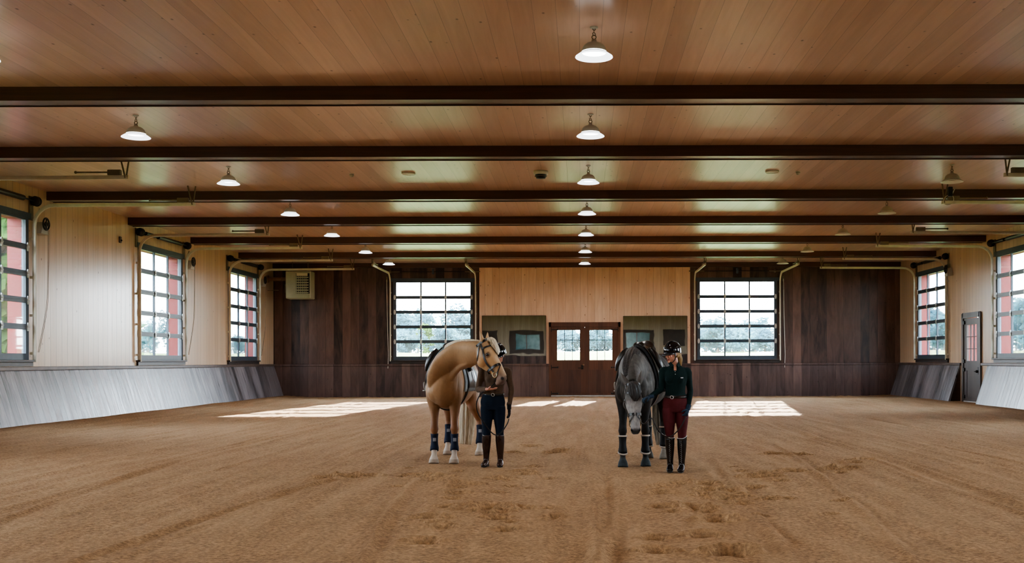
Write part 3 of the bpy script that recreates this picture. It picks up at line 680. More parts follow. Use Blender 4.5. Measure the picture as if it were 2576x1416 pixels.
def leaf(name,c1,c2):
    t=NT(name); v,a=pos(t); g=t.noise(v,.7,3.0); col=t.mix(t.mr(g,.35,.65),c1,c2)
    d=t.n('ShaderNodeBsdfDiffuse',None,Color=col); tr=t.n('ShaderNodeBsdfTranslucent',None,Color=col); mx=t.n('ShaderNodeMixShader',None,i0=.5,i1=d,i2=tr)
    t.t.links.new(mx.outputs[0],t.out.inputs[0]); return t.m
M['leaf_b']=leaf('haze_tinted_leaves',lin(54,92,104),lin(88,128,130)); M['leaf_g']=leaf('green_leaves',lin(56,92,44),lin(104,132,66)); M['bark']=plain('bark',lin(110,96,84),.9)  # blue of the first leaf colour is distance haze put into the leaves
def make_tree(h,w_,mat,seed,bare=False):
    r=random.Random(seed); o=empty('tree'); m=MB()
    m.tube([(0,0,-.3),(.05*h*.1,0,h*.3),(0,.02*h,h*.62)],[.035*h,.025*h,.012*h],n=7,sub=2)
    for k in range(6):
        a=r.uniform(0,6.28); z0=h*r.uniform(.25,.5); m.tube([(0,0,z0),(math.cos(a)*w_*.25,math.sin(a)*w_*.25,z0+h*.18),(math.cos(a)*w_*.4,math.sin(a)*w_*.4,z0+h*.33)],[.012*h,.008*h,.003*h],n=5)
    m.build('trunk',M['bark'],o)
    vs=[];fs=[]; cl=[(r.gauss(0,.22)*w_,r.gauss(0,.22)*w_,h*(.50+r.uniform(-.45,.34)),r.uniform(.14,.26)*w_) for _ in range(30 if not bare else 12)]
    for (x,y,z,s_) in cl:
        for k in range(130 if not bare else 55):
            d=Vector((r.gauss(0,1),r.gauss(0,1),r.gauss(0,1))).normalized()*s_*r.uniform(.55,1.05); c=Vector((x,y,z))+d
            u=Vector((r.gauss(0,1),r.gauss(0,1),r.gauss(0,1))).normalized(); q=u.orthogonal().normalized(); sz=r.uniform(.026,.05)*(h+4)*.7
            b=len(vs); vs+= [c+u*sz,c+q*sz*.6,c-u*sz,c-q*sz*.6]; fs.append((b,b+1,b+2,b+3))
    MB().add(vs,fs).build('foliage',mat,o); return o
TR=[]
kinds=[make_tree(6.0,5.5,M['leaf_b'],1),make_tree(6.0,4.5,M['leaf_g'],2),make_tree(6.0,6.5,M['leaf_b'],3),make_tree(6.0,5.0,M['leaf_b'],4,True)]
used=[False]*4
def tree(px,d,ztop,kind,label,wide=1.0):
    q=P(px,900,d); z0=terr(q.x,d); o=kinds[kind] if not used[kind] else copy_tree(kinds[kind]); used[kind]=True
    s=(ztop-z0)/5.6; o.location=(q.x,d,z0); o.scale=(s*wide,s*wide,s); o.rotation_euler=(0,0,random.uniform(0,6)); tag(o,label,'tree','trees beyond the windows')
wl='in the end window behind the palomino'; wr='in the end window right of the grey horse'
tree(1030,105,6.4,0,'round hazy tree in the left panes, '+wl,1.1); tree(1168,100,6.6,2,'tall hazy tree in the right panes, '+wl,1.0); tree(1078,96,4.9,1,'low bright green tree in the middle panes, '+wl,.9)
tree(1012,90,4.2,2,'low wide bush at the bottom left panes, '+wl,1.3); tree(1130,88,4.3,0,'low wide bush at the bottom right panes, '+wl,1.3); tree(1052,130,7.9,3,'thin pale treetop just above the others, '+wl,.7)
tree(1430,92,4.4,2,'hazy tree behind the left leaf of the double door',1.4); tree(1512,95,4.5,0,'hazy tree behind the right leaf of the double door',1.4)
tree(1775,112,6.3,3,'sparse pale tree in the left panes, '+wr,1.5); tree(1806,92,4.9,2,'wide hazy tree left of centre, '+wr,1.5); tree(1868,116,5.6,0,'hazy tree right of centre '+wr,1.4); tree(1925,100,4.8,2,'low hazy tree in the right panes, '+wr,1.6); tree(1900,135,6.9,3,'thin pale tree at right, '+wr,1.4)
tree(372,88,5.2,3,'bare branched pale tree in the middle left window',.9); tree(424,72,5.0,3,'slim pale tree beside the red jamb of the middle left window',.7); tree(362,96,4.6,0,'low hazy bush at the bottom of the middle left window',1.0); tree(605,125,4.6,0,'low hazy bush at the bottom of the far left side window',1.0)
tree(6,35,8.2,1,'dense green tree filling the window at the left edge',1.0); tree(-40,44,7.4,1,'second dense green tree behind the left edge window',1.0)
tree(2350,96,6.2,2,'wide hazy tree in the far right side window',1.0); tree(2376,84,5.0,0,'low hazy tree in the right panes of the far right side window',1.0); tree(2556,78,5.2,2,'hazy tree in the window at the right edge',1.0); tree(2600,70,5.6,0,'hazy tree at the right edge of the photo',1.0)
# ================================================================== horses (local: faces -y, x = viewer's right)
TY=np.array([-.22,-.18,-.11,0,.15,.35,.6,.85,1.05,1.25,1.42,1.56,1.66,1.70])
TZ=np.array([1.12,1.12,1.14,1.17,1.20,1.205,1.195,1.195,1.215,1.26,1.28,1.25,1.20,1.18])
TX=np.array([.05,.13,.20,.245,.27,.305,.335,.345,.33,.315,.295,.24,.13,.05])
TH=np.array([.07,.17,.27,.37,.425,.43,.41,.40,.385,.365,.325,.25,.15,.06])
def torso_pt(y,th,off=0.0):
    zc=np.interp(y,TY,TZ); rx=np.interp(y,TY,TX)+off; rz=np.interp(y,TY,TH)+off
    sn,cs=math.sin(th),math.cos(th)
    x=rx*sn*(1-.16*max(cs,0)); z=zc+rz*cs
    if cs>0: z+=max(0,.055*math.exp(-((y-.30)/.28)**2))*max(0,cs)**3
    return Vector((x,y,z))
class Horse: pass
def horse_base(rot, fore, hind, sc=1.0):
    """fore/hind: per side (x,y) of the hooves in local space"""
    m=MB(); Rz=Matrix.Rotation(-rot,3,'Z')
    n=28; vs=[]; fs=[]; yy=np.linspace(TY[0],TY[-1],44)
    for y in yy:
        for k in range(n): vs.append(Rz@torso_pt(y,2*math.pi*k/n))
    for i in range(len(yy)-1):
        for k in range(n): l=(k+1)%n; fs.append((i*n+k,(i+1)*n+k,(i+1)*n+l,i*n+l))
    fs.append(tuple(range(n))); fs.append(tuple(range(len(yy)*n-1,(len(yy)-1)*n-1,-1)))
    m.add(vs,fs)
    legs=[]
    for sg,(hx,hy) in zip((-1,1),fore):
        def q(fx,y,z,bl): # blend from body x to hoof x
            bx_=Rz@Vector((sg*fx,y,z)); return Vector((bx_.x*(1-bl)+hx*bl, (bx_.y)*(1-bl)+(hy+y)*bl, z))
        pts=[q(.13,.10,1.30,0),q(.16,.02,1.10,.0),q(.165,.02,.95,.15),q(.155,.03,.82,.35),q(.14,.01,.66,.75),q(.135,-.005,.545,.95),q(.135,-.005,.49,1),q(.135,.005,.43,1),q(.135,.01,.32,1),q(.135,.005,.235,1),q(.135,-.0,.195,1),q(.135,-.03,.13,1),q(.135,-.05,.085,1),q(.135,-.065,.05,1),q(.135,-.085,-.02,1)]
        rad=[(.10,.17),(.115,.175),(.105,.14),(.084,.10),(.058,.066),(.056,.058),(.064,.064),(.047,.05),(.036,.042),(.041,.05),(.050,.058),(.040,.042),(.05,.054),(.066,.068),(.080,.088)]
        m.loft(pts,rad,side=(1,0,0),n=16,sub=4); m.ball(Rz@Vector((sg*.11,-.10,1.04)),(.12,.10,.15))
        legs.append(pts)
    for sg,(hx,hy) in zip((-1,1),hind):
        def q(fx,y,z,bl):
            b=Rz@Vector((sg*fx,y,z)); hb=Vector((hx,hy+(y-1.34),z)); return b*(1-bl)+hb*bl
        pts=[q(.12,1.36,1.32,0),q(.17,1.36,1.12,0),q(.185,1.27,.95,.1),q(.18,1.30,.82,.3),q(.17,1.40,.68,.6),q(.16,1.47,.58,.85),q(.155,1.49,.53,.95),q(.155,1.465,.45,1),q(.15,1.44,.34,1),q(.15,1.425,.25,1),q(.15,1.42,.20,1),q(.15,1.39,.135,1),q(.15,1.365,.085,1),q(.15,1.35,.05,1),q(.15,1.33,-.02,1)]
        rad=[(.13,.22),(.155,.25),(.13,.19),(.105,.14),(.075,.095),(.058,.075),(.056,.072),(.047,.058),(.040,.046),(.043,.052),(.048,.057),(.040,.043),(.05,.054),(.064,.068),(.078,.084)]
        m.loft(pts,rad,side=(1,0,0),n=16,sub=4); legs.append(pts)
    # withers and loin ridge
    m.loft([Rz@Vector((0,y,z)) for y,z in ((-.02,1.50),(.2,1.60),(.36,1.615),(.6,1.535),(.85,1.50),(1.1,1.52),(1.3,1.53))],[(.10,.08),(.10,.085),(.09,.075),(.10,.07),(.11,.08),(.12,.09),(.12,.08)],n=12)
    h=Horse(); h.m=m; h.Rz=Rz; h.legs=legs; return h
HT=[(-.10,.02,.095,.075),(.0,.0,.115,.088),(.10,-.015,.128,.098),(.22,-.025,.145,.110),(.34,-.035,.152,.112),(.46,-.028,.138,.100),(.58,-.008,.108,.078),(.70,.006,.086,.064),(.82,.012,.078,.062),(.91,.008,.076,.064),(.975,-.004,.062,.056),(1.01,-.012,.035,.035)]
class Head:
    def __init__(s,p,a,n,L):
        s.p=Vector(p); s.a=Vector(a).normalized(); n=Vector(n); s.n=(n-s.a*n.dot(s.a)).normalized(); s.b=s.a.cross(s.n).normalized(); s.L=L
        s.T=np.array([h[0] for h in HT]); s.O=np.array([h[1] for h in HT]); s.D=np.array([h[2] for h in HT]); s.W=np.array([h[3] for h in HT])
    def pt(s,t,ph,off=0.0):
        """ph=0 on the front of the face, +90 deg on the +b side"""
        o=np.interp(t,s.T,s.O); d=np.interp(t,s.T,s.D)+off; w_=np.interp(t,s.T,s.W)+off; k=s.L/.62
        c,sn=math.cos(ph),math.sin(ph)
        q=lambda v: math.copysign(abs(v)**.85,v)
        return s.p+s.a*(t*s.L)+s.n*((o+d*q(c))*k)+s.b*(w_*q(sn)*k*(1+.12*c))
    def nrm(s,t,ph): return (s.n*math.cos(ph)/max(.03,np.interp(t,s.T,s.D))+s.b*math.sin(ph)/max(.03,np.interp(t,s.T,s.W))).normalized()
    def add(s,m):
        ts=np.linspace(-.10,1.01,34); n=26; vs=[];fs=[]
        for t in ts:
            for k in range(n): vs.append(s.pt(t,2*math.pi*k/n))
        for i in range(len(ts)-1):
            for k in range(n): l=(k+1)%n; fs.append((i*n+k,i*n+l,(i+1)*n+l,(i+1)*n+k))
        fs.append(tuple(range(n-1,-1,-1))); fs.append(tuple(range((len(ts)-1)*n,len(ts)*n))); m.add(vs,fs)
        for sg in (-1,1):
            m.ball(s.pt(.30,sg*R(62),-.012),(.035,.035,.045)); m.ball(s.pt(.26,sg*R(45),-.012),(.03,.03,.05))   # brow
            m.ball(s.pt(.36,sg*R(122),-.03),.075)                                                                 # jowl
            m.ball(s.pt(.92,sg*R(48),-.014),.030)                                                                 # nostril rim
        m.ball(s.p+s.a*(s.L*.93)-s.n*.055,.042); m.loft([s.p+s.a*(s.L*.5)+s.n*.09,s.p+s.a*(s.L*.9)+s.n*.075],[.03,.035])
    def ear(s,m,sg,tilt_b,tilt_n,L=.17):
        base=s.p-s.a*.03+s.n*.045+s.b*(sg*.062); d=(-s.a+s.b*(sg*tilt_b)+s.n*tilt_n).normalized()
        m.loft([base-d*.03,base+d*.03,base+d*.08,base+d*.13,base+d*L],[(.030,.026),(.040,.026),(.036,.020),(.022,.014),(.004,.004)],side=s.n.cross(d),n=12)
        return base,d
def strap_head(H,pts,w_=.024,off=.006,th=.006):
    """pts: list of (t, phi degrees)"""
    P_=[];N_=[]
    for i in range(len(pts)-1):
        for k in range(8):
            u=k/8; t=pts[i][0]*(1-u)+pts[i+1][0]*u; ph=R(pts[i][1]*(1-u)+pts[i+1][1]*u); P_.append(H.pt(t,ph,off)); N_.append(H.nrm(t,ph))
    t,ph=pts[-1]; P_.append(H.pt(t,R(ph),off)); N_.append(H.nrm(t,R(ph)))
    return strip(P_,N_,w_,th)
M['leather']=plain('black_bridle_leather',lin(18,15,14),.32,.6,var=.2); M['brass']=plain('polished_bit_metal',lin(190,176,140),.25,.5,.8,var=.05)
M['pol']=attr_mat('palomino_coat',.5,.35,.2,(50,50,14),.12,.1); M['greyc']=attr_mat('dapple_grey_coat',.62,.2,.25,(60,60,20),.30,.1,14.0)
def hair_mat(name,c1,c2):
    t=NT(name); v,a=pos(t,True); g=t.noise(t.xyz(t.ma('MULTIPLY',a['x'],70.0),t.ma('MULTIPLY',a['y'],70.0),t.ma('MULTIPLY',a['z'],4.0)),1.0,3.0)
    return t.bsdf(t.mix(t.mr(g,.3,.7),c1,c2),.5,.4,bump=g,bs=.6,bd=.006)
M['hair_w']=hair_mat('cream_horse_hair',lin(176,156,126),lin(240,230,206)); M['hair_d']=hair_mat('dark_horse_hair',lin(20,19,20),lin(74,72,72)); M['hair_g']=hair_mat('grey_tail_hair',lin(60,58,54),lin(184,178,160))
M['eye']=plain('dark_glossy_eye',lin(14,10,8),.1,.7,var=.05)
def sheet(y0,y1,th0,th1,off,thick,Rz,fy=None,n=18,m_=22):
    """cloth or leather sheet lying on the barrel; fy(v) narrows the y-range with v along the angle"""
    mb=MB(); vs=[]
    for lay in (off,off+thick):
        for j in range(m_+1):
            v=j/m_; th=th0+(th1-th0)*v; a,b=(y0,y1) if fy is None else fy(v)
            for i in range(n+1):
                y=a+(b-a)*i/n; vs.append(Rz@torso_pt(y,th,lay))
    q=(n+1)*(m_+1); fs=[]
    for j in range(m_):
        for i in range(n):
            a=j*(n+1)+i; fs.append((a,a+1,a+n+2,a+n+1)); fs.append((q+a,q+a+n+1,q+a+n+2,q+a+1))
    for j in range(m_):
        a=j*(n+1); fs.append((a,a+n+1,q+a+n+1,q+a)); a+=n; fs.append((a,q+a,q+a+n+1,a+n+1))
    for i in range(n):
        a=i; fs.append((a,q+a,q+a+1,a+1)); a+=m_*(n+1); fs.append((a,a+1,q+a+1,q+a))
    return mb.add(vs,fs)
def saddle(h,loc,label,leather,padmat,flapmat):
    o=empty('dressage_saddle',loc); Rz=h.Rz
    sheet(.22,.92,-R(112),R(112),.004,.018,Rz,lambda v:(.20-.05*math.sin(v*math.pi),.92)).build('saddle_pad',padmat,o,True)
    for sg in (-1,1):
        sheet(.28,.74,sg*R(18),sg*R(104),.026,.02,Rz,lambda v:(.30-.05*math.sin(v*2.6),.78-.16*v)).build('flap',flapmat,o,True)
        m=MB(); kc=[Rz@torso_pt(.33+.02*u,sg*R(30+44*u),.065) for u in (0,.25,.5,.75,1)]; m.loft(kc,[(.02,.03),(.05,.055),(.06,.06),(.05,.05),(.02,.02)],side=Rz@Vector((0,1,0)),n=14,sub=3); m.build('knee_roll',leather,o,True)
        m=MB(); p0=torso_pt(.50,sg*R(42),.052); p1=torso_pt(.52,sg*R(88),.056); p2=torso_pt(.52,sg*R(98),.058)
        path=[Rz@(p0*(1-u)+p1*u) for u in (0,.25,.5,.75,1)]
        strip([Rz@torso_pt(.50+.02*u,sg*R(42+50*u),.056) for u in (0,.2,.4,.6,.8,1)],[Rz@(torso_pt(.51,sg*R(42+50*u),.1)-torso_pt(.51,sg*R(42+50*u),0)) for u in (0,.2,.4,.6,.8,1)],.03,.006,m); lt=m.build('stirrup_leather',leather,o)
        c=Rz@(torso_pt(.52,sg*R(97),.075)+Vector((0,0,-.03))); m=MB(); m.ring(c,.06,.007,Rz@Vector((1,0,.1)),18,6,1,1.15); m.box(c+Vector((0,0,-.065)),(.05,.11,.014)); m.build('stirrup_iron',M['hinge'],lt,True)
    m=MB(); seat=[]
    ys=[.30,.36,.44,.54,.64,.74,.82,.88]; zt=[1.735,1.775,1.735,1.705,1.71,1.75,1.80,1.79]; hw=[.07,.09,.105,.12,.145,.15,.135,.085]
    vs=[];fs=[];n=20
    for y,z,w_ in zip(ys,zt,hw):
        for k in range(n):
            a=2*math.pi*k/n; c,s_=math.cos(a),math.sin(a)
            th=((.055 if y<.7 else .09) if s_>0 else .12); vs.append(Rz@Vector((w_*c*(1.25 if s_<0 else 1.0),y,z-(.055 if y<.7 else .09)+th*s_+(.035*abs(c)**2 if y>.7 and s_>0 else 0)*0)))
    for i in range(len(ys)-1):
        for k in range(n): l=(k+1)%n; fs.append((i*n+k,(i+1)*n+k,(i+1)*n+l,i*n+l))
    fs.append(tuple(range(n))); fs.append(tuple(range(len(ys)*n-1,(len(ys)-1)*n-1,-1))); m.add(vs,fs)
    me=m.remesh('seat',.012,3); link('seat',me,leather,o)
    m=MB(); y=.26; P_=[];N_=[]
    for k in range(25):
        th=R(104)+R(152)*k/24; P_.append(Rz@torso_pt(.34,th,.012)); N_.append(Rz@(torso_pt(.34,th,.1)-torso_pt(.34,th,0)))
    strip(P_,N_,.08,.016,m); m.build('girth',leather,o)
    tag(o,label,'saddle'); return o
def leg_boot(parent,pts,mat,trim=None,tagm=None,top=.43,bot=.17):
    """boot round the cannon bone, pts = leg joints"""
    z=np.array([p.z for p in pts])[::-1]; x=np.array([p.x for p in pts])[::-1]; y=np.array([p.y for p in pts])[::-1]
    def at(zz): return Vector((np.interp(zz,z,x),np.interp(zz,z,y),zz))
    zs=np.linspace(bot,top,7); m=MB(); m.loft([at(q) for q in zs],[(.062,.070),(.064,.072),(.056,.062),(.052,.058),(.051,.056),(.054,.058),(.058,.062)],n=18,sub=2,cap=True)
    b=m.build('leg_boot',mat,parent,True)
    if tagm:
        c=at(top-.085); m=MB(); q=[]
        for k in range(7):
            a=R(-105+k*8); q.append(c+Vector((.056*math.cos(a),.062*math.sin(a),0)))
        strip(q,[(p-c) for p in q],.05,.004,m); m.build('boot_tag',tagm,b)
    if trim:
        for zz,r,tl in ((top,.057,.0),(bot+.01,.062,.32)):
            m=MB(); m.ring(at(zz),r,.012,(tl*.3,-tl,1),20,8); m.build('fleece_trim',trim,b,True)
    return b
# ------------------------------------------------------------------ palomino
PO=Vector((-2.02,15.38,0)); h=horse_base(R(3.3),[(-.145,.0),(.155,-.02)],[(-.13,1.38),(.40,1.22)])
h.m.loft([(-.01,.16,1.27),(.02,-.06,1.36),(.12,-.28,1.46),(.29,-.48,1.56),(.46,-.61,1.605),(.60,-.70,1.63),(.66,-.74,1.63)],[(.17,.36),(.165,.335),(.14,.285),(.112,.235),(.10,.185),(.092,.15),(.08,.11)],side=(.55,-.83,.0),n=22,sub=5)
h.m.loft([(.09,-.20,1.14),(.14,-.27,1.26),(.29,-.46,1.41),(.43,-.60,1.48)],[.06,.055,.045,.04],n=12)    # windpipe line
h.m.loft([(.15,-.27,1.42),(.06,-.17,1.26),(.01,-.12,1.06),(0,-.02,.90)],[(.10,.10),(.17,.16),(.195,.14),(.15,.12)],n=18)
HP=Head((.655,-.745,1.705),(.46,-.30,-.86),(.82,-.30,.50),.62); HP.add(h.m)
EP=[HP.ear(h.m,1,.12,.30,.18),HP.ear(h.m,-1,.25,.45,.18)]
me=h.m.remesh('horse',.0095,11)
def colp(c):
    x,y,z=c.T; base=np.array(lin(174,137,99)); out=np.tile(base,(len(c),1)).astype(np.float32)
    def mixc(m,col): out[:]=out*(1-m[:,None])+np.array(lin(*col))*m[:,None]
    leg=sst(.95,.55,z); mixc(leg*.75,(138,88,56))
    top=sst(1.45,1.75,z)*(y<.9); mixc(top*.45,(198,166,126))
    mixc(sst(1.12,.86,z)*sst(.60,.75,z)*(y<.3)*.35,(120,84,58)); mixc(sst(-.05,-.35,y)*sst(1.50,1.36,z)*(x>.12)*(x<.52)*(z>1.2)*.35,(128,92,64))  # shade under the chest and neck painted into the coat
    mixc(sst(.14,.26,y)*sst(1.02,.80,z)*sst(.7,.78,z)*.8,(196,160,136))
    mixc(sst(.225,.165,z),(214,200,184)); mixc(sst(.062,.045,z),(176,158,138))
    hp=c-np.array(HP.p); t=hp@np.array(HP.a)/HP.L; nn=hp@np.array(HP.n); hm=(t>-.12)&(x>.5)&(z>1.0)
    mixc(hm*sst(.05,.35,t)*.4,(206,160,108)); mixc(hm*sst(.62,.88,t)*.9,(120,96,82)); mixc(hm*sst(.90,1.0,t)*.6,(96,78,74))
    mixc(hm*sst(.0,.06,nn-.06)*sst(1.0,.85,t)*sst(.3,.5,t)*.7,(222,196,164))
    for sg in (-1,1):
        d=np.linalg.norm(c-np.array(HP.pt(.93,sg*R(50))),axis=1); mixc(sst(.032,.016,d),(40,30,28))
        d=np.linalg.norm(c-np.array(HP.pt(.30,sg*R(66))),axis=1); mixc(sst(.062,.028,d)*.75,(70,44,30))
    return out
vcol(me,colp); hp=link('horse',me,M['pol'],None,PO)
tag(hp,'palomino horse with white hooves turning its head toward the woman in the brown sweater','horse')
for sg in (-1,1): m=MB(); m.ball(HP.pt(.295,sg*R(64),-.004),(.030,.030,.024)); m.build('eye',M['eye'],hp,True)
fl=lambda u,v: 1+.14*math.sin(u*2*math.pi*11+3*v)+.06*math.sin(u*2*math.pi*23)
m=MB(); a,b,n=HP.a,HP.b,HP.n
m.loft([HP.p-a*.05+n*.02,HP.pt(-.02,0,.03),HP.pt(.10,R(-6),.035),HP.pt(.24,R(-8),.028),HP.pt(.36,R(-4),.016)],[(.03,.03),(.065,.035),(.07,.036),(.058,.026),(.012,.008)],side=b,n=44,sub=5,flute=fl); m.build('forelock',M['hair_w'],hp,True)
m=MB(); m.loft([(.04,.22,1.655),(.03,.04,1.69),(.10,-.19,1.725),(.25,-.41,1.770),(.42,-.56,1.785),(.58,-.67,1.775)],[(.03,.014),(.03,.018),(.032,.02),(.034,.02),(.034,.02),(.03,.016)],side=(.5,-.8,0),n=40,sub=6,flute=fl); m.build('mane',M['hair_w'],hp,True)
tb=h.Rz@Vector((0,1.66,1.36))
m=MB(); m.loft([tb+Vector((0,0,.05)),tb+Vector((0,.07,-.02)),tb+Vector((0,.10,-.25)),(.16,1.78,.85),(.15,1.80,.5),(.12,1.80,.12)],[(.03,.03),(.045,.04),(.065,.05),(.105,.07),(.12,.08),(.085,.05)],n=52,sub=7,flute=fl); m.build('tail',M['hair_w'],hp,True)
M['navy']=plain('navy_boot_fabric',lin(24,34,56),.75,.3,var=.2,bump=.2); M['tagw']=plain('pale_boot_tag',lin(150,156,166),.6,.3)
for i in range(4): leg_boot(hp,h.legs[i],M['navy'],None,M['tagw'],top=.42 if i<2 else .46)
br=strap_head(HP,[(-.05,-150),(-.04,-90),(-.05,-40),(-.07,0),(-.05,40),(-.04,90),(-.05,150)],.034).build('bridle',M['leather'],hp)
for sg in (-1,1): strap_head(HP,[(-.03,sg*88),(.14,sg*82),(.34,sg*88),(.62,sg*96),(.70,sg*100)],.026).build('cheek_strap',M['leather'],br); strap_head(HP,[(0,sg*95),(.16,sg*120),(.30,sg*150),(.36,sg*180)],.016,.008).build('throat_strap',M['leather'],br)
strap_head(HP,[(.10,-88),(.12,-40),(.12,0),(.12,40),(.10,88)],.022).build('browband',M['leather'],br)
strap_head(HP,[(.61,-180),(.60,-90),(.60,0),(.60,90),(.61,180)],.036,.007).build('noseband',M['leather'],br)
strap_head(HP,[(.60,0),(.70,45),(.80,95),(.88,150),(.89,180),(.88,210),(.80,265),(.70,315),(.60,360)],.016,.008).build('flash_strap',M['leather'],br)
for sg in (-1,1): m=MB(); m.ring(HP.pt(.77,sg*R(104),.012),.036,.006,HP.nrm(.77,sg*R(100)),18); m.build('bit_ring',M['brass'],br,True)
# ------------------------------------------------------------------ grey
GO=Vector((.76,14.85,0)); g=horse_base(R(16),[(-.16,-.05),(.17,.06)],[(.30,1.25),(.52,1.08)])
g.m.loft([(.02,.20,1.29),(-.0,-.0,1.32),(-.02,-.20,1.335),(-.035,-.40,1.30),(-.05,-.58,1.225),(-.05,-.70,1.14)],[(.225,.36),(.215,.33),(.18,.275),(.145,.225),(.115,.18),(.092,.14)],side=(1,0,0),n=22,sub=5)
HG=Head((-.05,-.74,1.135),(.055,-.10,-.99),(.03,-1,.1),.635); HG.add(g.m)
EG=[HG.ear(g.m,1,.55,.10,.21),HG.ear(g.m,-1,.35,.10,.21)]
g.m.loft([(-.02,-.27,1.26),(0,-.18,1.17),(0,-.12,1.02),(0,-.02,.90)],[(.13,.10),(.19,.15),(.195,.14),(.15,.12)],n=18)
me=g.m.remesh('horse',.0095,11)
def colg(c):
    x,y,z=c.T; out=np.tile(np.array(lin(70,66,62)),(len(c),1)).astype(np.float32)
    def mixc(m,col): out[:]=out*(1-m[:,None])+np.array(lin(*col))*m[:,None]
    mixc(sst(1.10,.72,z)*(y>-.45),(22,20,21)); mixc(sst(.35,1.0,y)*.7,(38,35,35))  # dark legs, then side shadow painted into the coat along the barrel
    dp=np.array([noise.noise(Vector((float(a)*11,float(b)*11,float(d)*9)))+.5*noise.noise(Vector((float(a)*23,float(b)*23,float(d)*19))) for a,b,d in c],np.float32)
    mixc(sst(.05,.35,dp)*(y>-.5)*.65,(44,41,40)); mixc(sst(.0,-.4,dp)*(y>-.5)*sst(.8,1.0,z)*.35,(124,119,112))
    mixc(sst(.6,.2,np.abs(x+.05))*sst(.1,-.5,y)*.25,(120,116,110))
    mixc((z<.24)*sst(.13,.10,z)*(y<.6),(58,66,70)); mixc((y>.6)*sst(.2,.12,z)*(x>.42),(150,142,130)); mixc((y>.6)*(x<.42)*sst(.12,.08,z),(104,98,88))
    hd=c-np.array(HG.p); t=hd@np.array(HG.a)/HG.L; nn=hd@np.array(HG.n); bb=np.abs(hd@np.array(HG.b)); hm=(y<-.58)&(z<1.25)&(t>-.1)
    mixc(hm*sst(.1,.4,t)*sst(-.05,.08,nn)*.9,(184,182,180)); mixc(hm*sst(.45,.6,t)*.7,(176,174,174)); mixc(hm*sst(.84,.96,t)*.95,(44,42,44))
    mixc(hm*sst(.02,-.10,nn)*.4,(60,56,54))
    ear=(y<-.55)&(t<-.06)&(bb>.05); mixc(ear*.6,(126,120,116))
    for sg in (-1,1):
        d=np.linalg.norm(c-np.array(HG.pt(.93,sg*R(50))),axis=1); mixc(sst(.034,.018,d),(14,12,12))
        d=np.linalg.norm(c-np.array(HG.pt(.30,sg*R(66))),axis=1); mixc(sst(.05,.02,d)*.8,(36,32,32))
    return out
vcol(me,colg); hg=link('horse',me,M['greyc'],None,GO)
tag(hg,'dapple grey horse with dark mane lowering its head beside the woman in burgundy breeches','horse')
for sg in (-1,1): m=MB(); m.ball(HG.pt(.295,sg*R(66),-.004),(.024,.03,.03)); m.build('eye',M['eye'],hg,True)
m=MB(); a,b,n=HG.a,HG.b,HG.n
m.loft([HG.p-a*.06-n*.03,HG.pt(-.04,0,.025),HG.pt(.06,R(-3),.035),HG.pt(.20,R(-4),.034),HG.pt(.32,R(-4),.02)],[(.03,.03),(.065,.035),(.078,.036),(.068,.026),(.02,.008)],side=b,n=44,sub=5,flute=fl); m.build('forelock',M['hair_d'],hg,True)
m=MB(); m.loft([(.05,.15,1.655),(.03,.0,1.645),(-.01,-.20,1.59),(-.05,-.40,1.50),(-.08,-.57,1.385),(-.09,-.68,1.27)],[(.035,.02),(.07,.03),(.10,.035),(.105,.035),(.10,.035),(.07,.03)],side=(1,-.1,-.55),n=44,sub=6,flute=fl); m.build('mane',M['hair_d'],hg,True)
tb=g.Rz@Vector((0,1.66,1.36))
m=MB(); m.loft([tb+Vector((0,0,.05)),tb+Vector((0.01,.07,-.02)),tb+Vector((.02,.09,-.25)),(.50,1.70,.85),(.50,1.70,.5),(.50,1.68,.15)],[(.03,.03),(.045,.04),(.065,.05),(.10,.07),(.10,.08),(.05,.05)],n=52,sub=7,flute=fl); m.build('tail',M['hair_g'],hg,True)
M['blackb']=plain('black_boot_neoprene',lin(13,13,17),.65,.3,var=.2); M['fleece']=plain('pale_fleece_trim',lin(186,176,164),.95,.1,bump=.6,bsc=160)
for i in range(4): leg_boot(hg,g.legs[i],M['blackb'],M['fleece'],None,top=.42 if i<2 else .47)
br=strap_head(HG,[(-.05,-150),(-.04,-90),(-.05,-40),(-.07,0),(-.05,40),(-.04,90),(-.05,150)],.030).build('bridle',M['leather'],hg)
for sg in (-1,1): strap_head(HG,[(-.03,sg*88),(.14,sg*84),(.34,sg*90),(.60,sg*92),(.70,sg*96)],.024).build('cheek_strap',M['leather'],br)
strap_head(HG,[(.10,-88),(.13,-40),(.13,0),(.13,40),(.10,88)],.02).build('browband',M['leather'],br)
strap_head(HG,[(.62,-180),(.60,-90),(.585,0),(.60,90),(.62,180)],.036,.007).build('noseband',M['leather'],br)
strap_head(HG,[(.60,0),(.70,45),(.80,95),(.88,150),(.89,180),(.88,210),(.80,265),(.70,315),(.60,360)],.014,.008).build('flash_strap',M['leather'],br)
for sg in (-1,1): m=MB(); m.ring(HG.pt(.77,sg*R(104),.012),.036,.006,HG.nrm(.77,sg*R(100)),18); m.build('bit_ring',M['brass'],br,True)
# saddles
M['sadl']=plain('black_saddle_leather',lin(20,18,18),.3,.6,var=.15); M['padp']=plain('pale_blue_grey_pad',lin(150,162,170),.85,.2,var=.2,bump=.3); M['padd']=plain('black_saddle_pad',lin(20,20,22),.85,.2,bump=.3)
M['flapg']=plain('grey_brown_flap_leather',lin(58,52,44),.4,.5,var=.15)
saddle(h,PO,'black dressage saddle on a pale blue grey pad on the palomino horse',M['sadl'],M['padp'],M['sadl'])
saddle(g,GO,'shiny black dressage saddle on a black pad on the grey horse',M['sadl'],M['padd'],M['flapg'])
